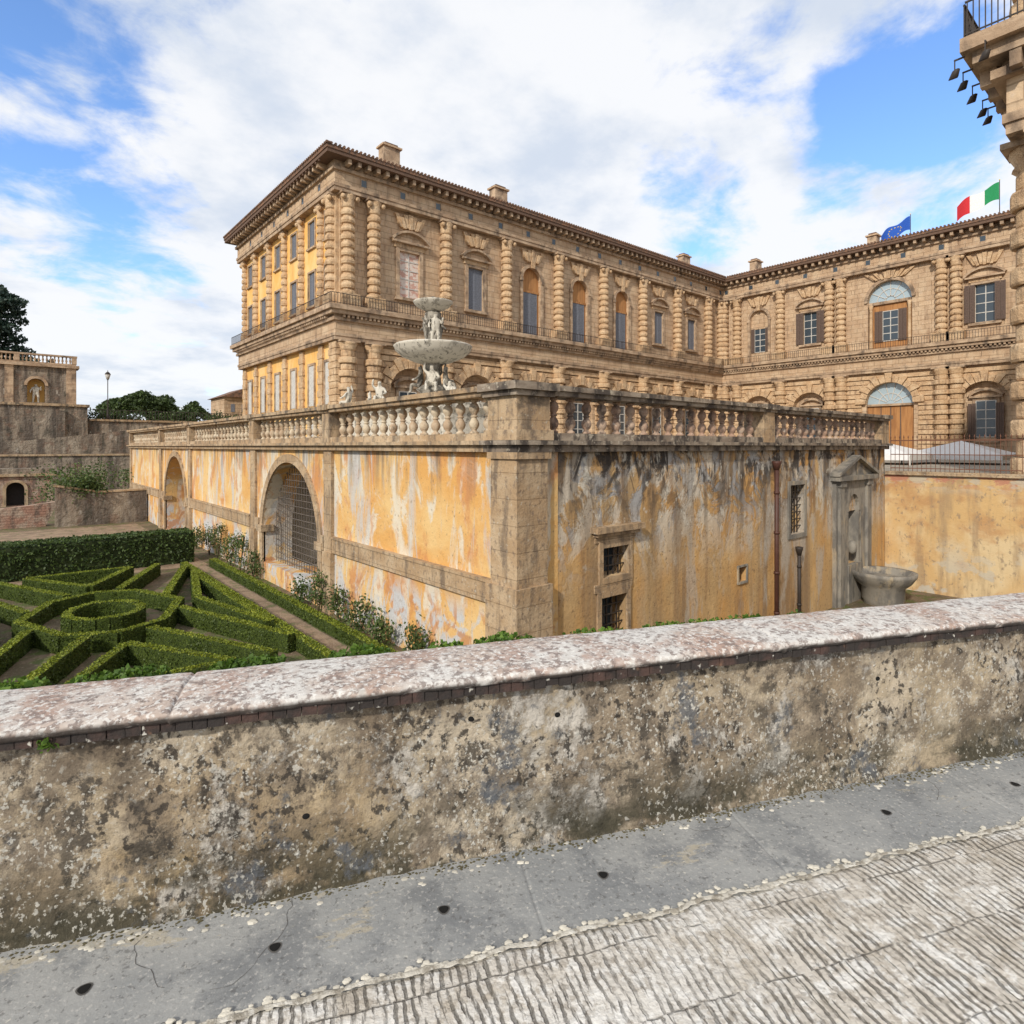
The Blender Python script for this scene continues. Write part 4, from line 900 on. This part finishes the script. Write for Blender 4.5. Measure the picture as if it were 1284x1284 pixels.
hedges('box_edging',[(6.25,7.5,6.25,25.2),(5.2,10.5,5.2,25.0)],.24,.30,GZ,'hcore','hleaf','sleaf',1200,.030)
hedges('tall_clipped_hedge',[(-25,27.2,5.9,27.2)],1.3,1.25,GZ,'dcore','dleaf','dleaf',330,.075,.03,.93)
for i,(y,hh) in enumerate(((9.8,.5),(11.2,.7),(12.6,.6),(13.6,.8),(14.9,.8),(16.3,1.0),(17.4,.6),(21.9,.8),(23.4,1.3),(24.8,1.1),(26.3,1.4),(27.8,1.1),(30,1.0))):
    g=G('climbing_rose_shrub'); x=6.72+rng.uniform(-.08,.08)
    for k in range(5):
        dx,dy=rng.uniform(-.2,.2,2); V=[(x-.012,y,GZ),(x+.012,y,GZ),(x+dx+.008,y+dy,GZ+hh),(x+dx-.008,y+dy,GZ+hh),(x,y-.012,GZ),(x,y+.012,GZ),(x+dx,y+dy+.008,GZ+hh),(x+dx,y+dy-.008,GZ+hh)]
        g.add('stems','bark',V,[(0,1,2,3),(4,5,6,7)])
    e=g.finish(); P=[]
    for k in range(9):
        c=np.array([x+rng.uniform(-.15,.12),y+rng.uniform(-.32,.32),GZ+hh*rng.uniform(.2,1)]); P.append(c+rng.normal(size=(60,3))*np.array([.10,.13,.12]))
    leafmesh('rose_leaves',np.concatenate(P),.05,'shrub',e)
# ------------------------------------------------------------------ foreground (local frame: x along wall, y away from the path)
ROT=math.radians(-23.8)
PZ=-1.70
def fbm(x,y,z,o=4): return mnoise.fractal(Vector((x,y,z)),.8,2.0,o)
def gridmesh(name,xs,rows,fn,mat,parent,smooth=True):
    V=[];F=[];n=len(rows)
    for x in xs:
        for r in rows: V.append(fn(x,r))
    for i in range(len(xs)-1):
        for j in range(n-1): F.append((i*n+j,i*n+j+1,(i+1)*n+j+1,(i+1)*n+j))
    me=bpy.data.meshes.new(name); me.from_pydata(V,[],F); me.materials.append(M[mat])
    bm=bmesh.new(); bm.from_mesh(me); bmesh.ops.recalc_face_normals(bm,faces=bm.faces[:]); bm.to_mesh(me); bm.free()
    for p in me.polygons: p.use_smooth=smooth
    o=bpy.data.objects.new(name,me); COL.objects.link(o); o.parent=parent; return o
e=bpy.data.objects.new('low_parapet_wall',None); COL.objects.link(e); e.rotation_euler[2]=ROT
YF=2.45
def front(x,z):
    d=.018*fbm(x*1.3,z*1.5,0)+.012*fbm(x*7,z*7,3)+.004*fbm(x*26,z*26,5)
    return (x,YF-d-.02*math.exp(-(z+1.7)/.04),z)
gridmesh('rendered_face',np.arange(-4.5,12,.02),list(np.linspace(-1.72,-1.0,40)),front,'lowwall',e)
gridmesh('rendered_face_ends',[-7,-4.5],[-1.72,-1.0],lambda x,z:(x,YF,z),'lowwall',e)
gridmesh('rendered_face_far',[12,15],[-1.72,-1.0],lambda x,z:(x,YF,z),'lowwall',e)
gridmesh('garden_face',np.arange(-7,15,.5),[GL,-1.0],lambda x,z:(x,2.76,z),'retw',e)
V=[];F=[]
x=-7.0
while x<15:
    w=rng.uniform(.046,.058); dy=rng.uniform(-.003,.003)
    o=len(V); y0=2.388+dy; zt=-.955; zb=-1.008+rng.uniform(-.004,.003)
    V+=[(x,y0,zb),(x+w-.003,y0,zb),(x+w-.003,2.6,zb),(x,2.6,zb),(x,y0,zt),(x+w-.003,y0,zt),(x+w-.003,2.6,zt),(x,2.6,zt)]
    F+=[tuple(i+o for i in f) for f in [(0,1,2,3),(4,5,6,7),(0,1,5,4),(1,2,6,5),(2,3,7,6),(3,0,4,7)]]
    x+=w
me=bpy.data.meshes.new('brick_course'); me.from_pydata(V,[],F); me.materials.append(M['edge']); o=bpy.data.objects.new('brick_course',me); COL.objects.link(o); o.parent=e
prof=[(2.42,-.975),(2.382,-.972),(2.368,-.962),(2.362,-.95),(2.364,-.940),(2.372,-.932),(2.39,-.928)]+[(2.39+.375*k/16,-.928+.012*math.sin(math.pi*k/16)) for k in range(1,17)]+[(2.782,-.935),(2.795,-.96),(2.795,-1.0),(2.74,-1.01)]
joints=(-5.9,-3.2,-.55,2.05,4.9,7.6,10.4)
def cop(x,i):
    y,z=prof[i]
    j=min(abs(x-q) for q in joints)
    gap=-.010*math.exp(-(j/.006)**2)
    k=.003*fbm(x*2,y*3,1)+.0025*fbm(x*12,y*12,z*12+5)
    edge=.007*fbm(x*5,0,9)+.005*fbm(x*22,0,4)
    return (x,y+(edge if i<7 else 0),z+k+gap+.004*math.sin(x*1.1))
xc=sorted(set(np.round(np.arange(-7,15,.02),4))|{round(q+d,4) for q in joints for d in(-.012,-.006,-.003,0,.003,.006,.012)})
gridmesh('coping',xc,list(range(len(prof))),cop,'coping',e)
for (x,z) in ((.93,-1.16),(-.1,-1.42),(.55,-1.13),(2.7,-1.2)):
    bpy.ops.mesh.primitive_uv_sphere_add(segments=12,ring_count=8,radius=.014,location=(0,0,0)); o=bpy.context.object; o.name='weep_hole'; o.data.materials.append(M['black']); o.location=(x,front(x,z)[1]-.001,z); o.scale=(1,.4,.8); o.parent=e
P=[]
for x0,x1,n,hh in ((-3.0,-1.6,1100,.03),(-1.6,.2,2200,.022),(.2,1.1,900,.02),(1.1,2.6,500,.006),(4.5,8,1500,.02),(-7,-3,1200,.04)):
    x=rng.uniform(x0,x1,n); cl=np.array([mnoise.noise(Vector((q*4.3,0,0))) for q in x]); keep=cl>-.12
    x=x[keep]; cl=cl[keep]; m_=len(x)
    P.append(np.stack([x,2.83+rng.uniform(-.02,.10,m_),-.968+rng.uniform(-.5,1,m_)*hh+cl*.035],1))
leafmesh('ivy_leaves',np.concatenate(P),.022,'ivy',e,aspect=1.2)
P=np.array([-.92,2.375,-1.0])+rng.normal(size=(34,3))*np.array([.014,.006,.008]); leafmesh('wall_fern',P,.014,'ivy',e)
e2=bpy.data.objects.new('garden_ramp_pavement',None); COL.objects.link(e2); e2.rotation_euler[2]=ROT
gy=list(np.arange(-1.0,1.93,.04))+[1.945]
def pvf(x,y):
    z=PZ+.010+.005*fbm(x*1.5,y*1.5,2)+.003*fbm(x*6,y*6,7)
    if y>1.94: return (x,1.945+.016*fbm(x*4,0,3),z-.006)
    return (x,y,z)
gridmesh('ribbed_paving',np.arange(-5,9,.05),gy,pvf,'paving',e2)
gridmesh('outer_paving',[-12,-5,9,30],[-12,-1.0],lambda x,y:(x,y,PZ+.012),'paving',e2)
gridmesh('outer_paving_b',[9,30],[-1.0,1.9],lambda x,y:(x,y,PZ+.012),'paving',e2)
gridmesh('outer_paving_c',[-12,-5],[-1.0,1.9],lambda x,y:(x,y,PZ+.012),'paving',e2)
gridmesh('ramp_body',[-12,30],[(-12,GL),(-12,-1.78),(2.5,-1.78),(2.5,GL)],lambda x,r:(x,r[0],r[1]),'retw',e2,False)
def mort(x,k):
    c=1.948+.016*fbm(x*4,0,3); w=.015+.010*fbm(x*9,k*3.,8)+.004*fbm(x*40,k*3.,2)
    return (x,c+(k-1)*w,PZ+(.017,.020,.008)[k]+.003*fbm(x*30,k,1)+.005*fbm(x*1.5,1.9*1.5,2))
gridmesh('mortar_edge',np.arange(-5,9,.01),[0,1,2],mort,'mortar',e2)
gj=(-2.9,-1.35,.72,1.75,3.05,4.4,6.0)
def gut(x,y):
    j=min(abs(x-q-.08*(y-2.1)) for q in gj)
    return (x,y,PZ+.003*fbm(x*2,y*2,4)-.005*math.exp(-(j/.005)**2)-.005*math.sin(math.pi*(y-1.9)/.6))
xg=sorted(set(np.round(np.arange(-6,12,.03),4))|{round(q+d,4) for q in gj for d in np.arange(-.04,.041,.005)})
gridmesh('gutter_stones',xg,list(np.linspace(1.9,2.5,24)),gut,'gutter',e2)
gridmesh('gutter_ext',[12,30],[1.9,2.5],lambda x,y:(x,y,PZ),'gutter',e2)
V=[];F=[]
for (x,y,a,n) in ((-.62,2.40,-1.7,16),(-.15,2.42,-1.2,22),(-1.15,2.40,-2.0,14),(1.5,2.42,-1.0,18),(-.5,1.99,.5,16),(2.9,2.4,-1.9,12)):
    pts=[]
    for i in range(n):
        pts.append((x,y)); a+=rng.normal(0,.35); x+=.022*math.cos(a); y+=.022*math.sin(a); y=min(max(y,1.99),2.43)
    for i in range(n-1):
        (x0,y0),(x1,y1)=pts[i],pts[i+1]; L=math.hypot(x1-x0,y1-y0)+1e-6; nx,ny_=-(y1-y0)/L,(x1-x0)/L; w=.0010*rng.uniform(.4,1.3)
        o=len(V)
        for (px,py) in ((x0+nx*w,y0+ny_*w),(x1+nx*w,y1+ny_*w),(x1-nx*w,y1-ny_*w),(x0-nx*w,y0-ny_*w)): V.append((px,py,gut(px,py)[2]+.0012))
        F.append((o,o+1,o+2,o+3))
me=bpy.data.meshes.new('stone_cracks'); me.from_pydata(V,[],F); me.materials.append(M['crack']); o=bpy.data.objects.new('stone_cracks',me); COL.objects.link(o); o.parent=e2
for s in (-1.33,-.75,-.19,.39,1.03,2.47,3.3,4.2):
    for nm,r0,mt,dz in (('drain_hole_rim',.023,'crack',.0012),('drain_hole',.018,'black',.0022)):
        zc=gut(s,2.2)[2]; V=[(s,2.2,zc+dz)];n=16
        for k in range(n):
            a=2*math.pi*k/n; rr=r0*(1+.1*math.sin(3*a+s)); px,py=s+rr*math.cos(a),2.2+rr*math.sin(a); V.append((px,py,gut(px,py)[2]+dz))
        me=bpy.data.meshes.new(nm); me.from_pydata(V,[],[(0,1+k,1+(k+1)%n) for k in range(n)]); me.materials.append(M[mt]); o=bpy.data.objects.new(nm,me); COL.objects.link(o); o.parent=e2
def pebble(x,y,z,r,V,F,fl=1.):
    o=len(V); k=6
    for zz,rr in((-.2,.9),(.3,.85),(.55,.4)):
        for i in range(k):
            a=i*math.pi*2/k+x*50; q=r*rr*rng.uniform(.75,1.25); V.append((x+q*1.3*math.cos(a),y+q*math.sin(a),z+r*zz*fl))
    for j in range(2):
        for i in range(k): F.append((o+j*k+i,o+j*k+(i+1)%k,o+(j+1)*k+(i+1)%k,o+(j+1)*k+i))
    F.append(tuple(o+2*k+i for i in range(k)))
V=[];F=[]
for i in range(1300):
    x=rng.uniform(-4,8); pebble(x,1.965+rng.normal(0,.012)+.016*fbm(x*4,0,3),PZ+.006,rng.uniform(.003,.013),V,F,.6)
for i in range(360):
    x=rng.uniform(-4,8); pebble(x,2.39+rng.normal(0,.022),PZ-.003,rng.uniform(.003,.011)*(1 if rng.uniform()>.12 else 1.8),V,F,.5)
me=bpy.data.meshes.new('pale_crumbs'); me.from_pydata(V,[],F); me.materials.append(M['pebble']); o=bpy.data.objects.new('pale_crumbs',me); COL.objects.link(o); o.parent=e2
V=[];F=[]
for i in range(3200):
    x=rng.uniform(-4,9); pebble(x,2.43-abs(rng.normal(0,.024)),PZ-.002,rng.uniform(.0015,.006),V,F)
me=bpy.data.meshes.new('moss_debris'); me.from_pydata(V,[],F); me.materials.append(M['debris']); o=bpy.data.objects.new('moss_debris',me); COL.objects.link(o); o.parent=e2
# ------------------------------------------------------------------ sun & sky
S=Vector((-.80,-.33,.54)).normalized()
sd=bpy.data.lights.new('sun','SUN'); sd.energy=3.2; sd.angle=math.radians(2.5); sd.color=(1,.92,.80)
so=bpy.data.objects.new('sun',sd); COL.objects.link(so); so.rotation_euler=S.to_track_quat('Z','Y').to_euler()
w=bpy.data.worlds.new('World'); sc.world=w; w.use_nodes=True
t=NT(w.node_tree); bg=w.node_tree.nodes['Background']; bg.inputs['Strength'].default_value=.1
sk=t.new('ShaderNodeTexSky',sky_type='NISHITA'); sk.sun_disc=False; sk.sun_elevation=math.asin(S.z); sk.sun_rotation=math.atan2(S.x,S.y)
sk.air_density=1.0; sk.dust_density=.4; sk.ozone_density=1.5
d=t.new('ShaderNodeTexCoord').outputs['Generated']
sep=t.new('ShaderNodeSeparateXYZ'); t.link(d,sep.inputs[0])
zz=t.math('ADD',t.math('MAXIMUM',sep.outputs[2],0.),.22)
cb=t.new('ShaderNodeCombineXYZ'); t.link(t.math('DIVIDE',sep.outputs[0],zz),cb.inputs[0]); t.link(t.math('DIVIDE',sep.outputs[1],zz),cb.inputs[1]); t.link(t.math('MULTIPLY',sep.outputs[2],.8),cb.inputs[2])
def wn(scale,detail,rough,off,dist=0):
    mp=t.new('ShaderNodeMapping'); t.link(cb.outputs[0],mp.inputs[0]); mp.inputs['Location'].default_value=off
    n=t.new('ShaderNodeTexNoise'); n.inputs['Scale'].default_value=scale; n.inputs['Detail'].default_value=detail; n.inputs['Roughness'].default_value=rough; n.inputs['Distortion'].default_value=dist
    t.link(mp.outputs[0],n.inputs['Vector']); return n.outputs['Fac']
dens=t.math('ADD',wn(1.9,9,.60,(4.3,1.7,0),.3),.19)
dens=t.math('ADD',dens,t.math('MULTIPLY',t.math('SUBTRACT',wn(5.5,6,.6,(9.1,2.2,0),.5),.5),.40))
for v,lo,amt in (((.051,.909,.4125),.984,.19),((.150,.959,.240),.990,.19),((.898,.273,.344),.984,.25),((.852,.242,.466),.990,.17),((.789,.511,.344),.992,.22)):
    dp=t.new('ShaderNodeVectorMath',operation='DOT_PRODUCT'); t.link(d,dp.inputs[0]); dp.inputs[1].default_value=Vector(v).normalized()
    dens=t.math('SUBTRACT',dens,t.math('MULTIPLY',t.maprange(dp.outputs['Value'],lo,1.0),amt))
cl=t.maprange(dens,.40,.60)
shade=t.maprange(wn(2.4,7,.58,(1.3,7.7,3)),.42,.66)
ccol=t.mix(shade,(9.7,9.8,10.0),(6.9,7.6,8.7))
skyc=t.mix(1.0,sk.outputs[0],(1.8,2.2,2.75),'MULTIPLY')
t.link(t.mix(t.math('MULTIPLY',cl,.97),skyc,ccol),bg.inputs[0])
# ------------------------------------------------------------------ camera
cd=bpy.data.cameras.new('camera'); cam=bpy.data.objects.new('camera',cd); COL.objects.link(cam)
cd.sensor_width=36; cd.lens=36*757/1284; cd.shift_y=-.0639; cd.clip_start=.05; cd.clip_end=6000
cam.location=(0,0,0); cam.rotation_euler=(math.radians(90),0,math.radians(49.7-90))
sc.camera=cam
print('objs',len(bpy.data.objects))
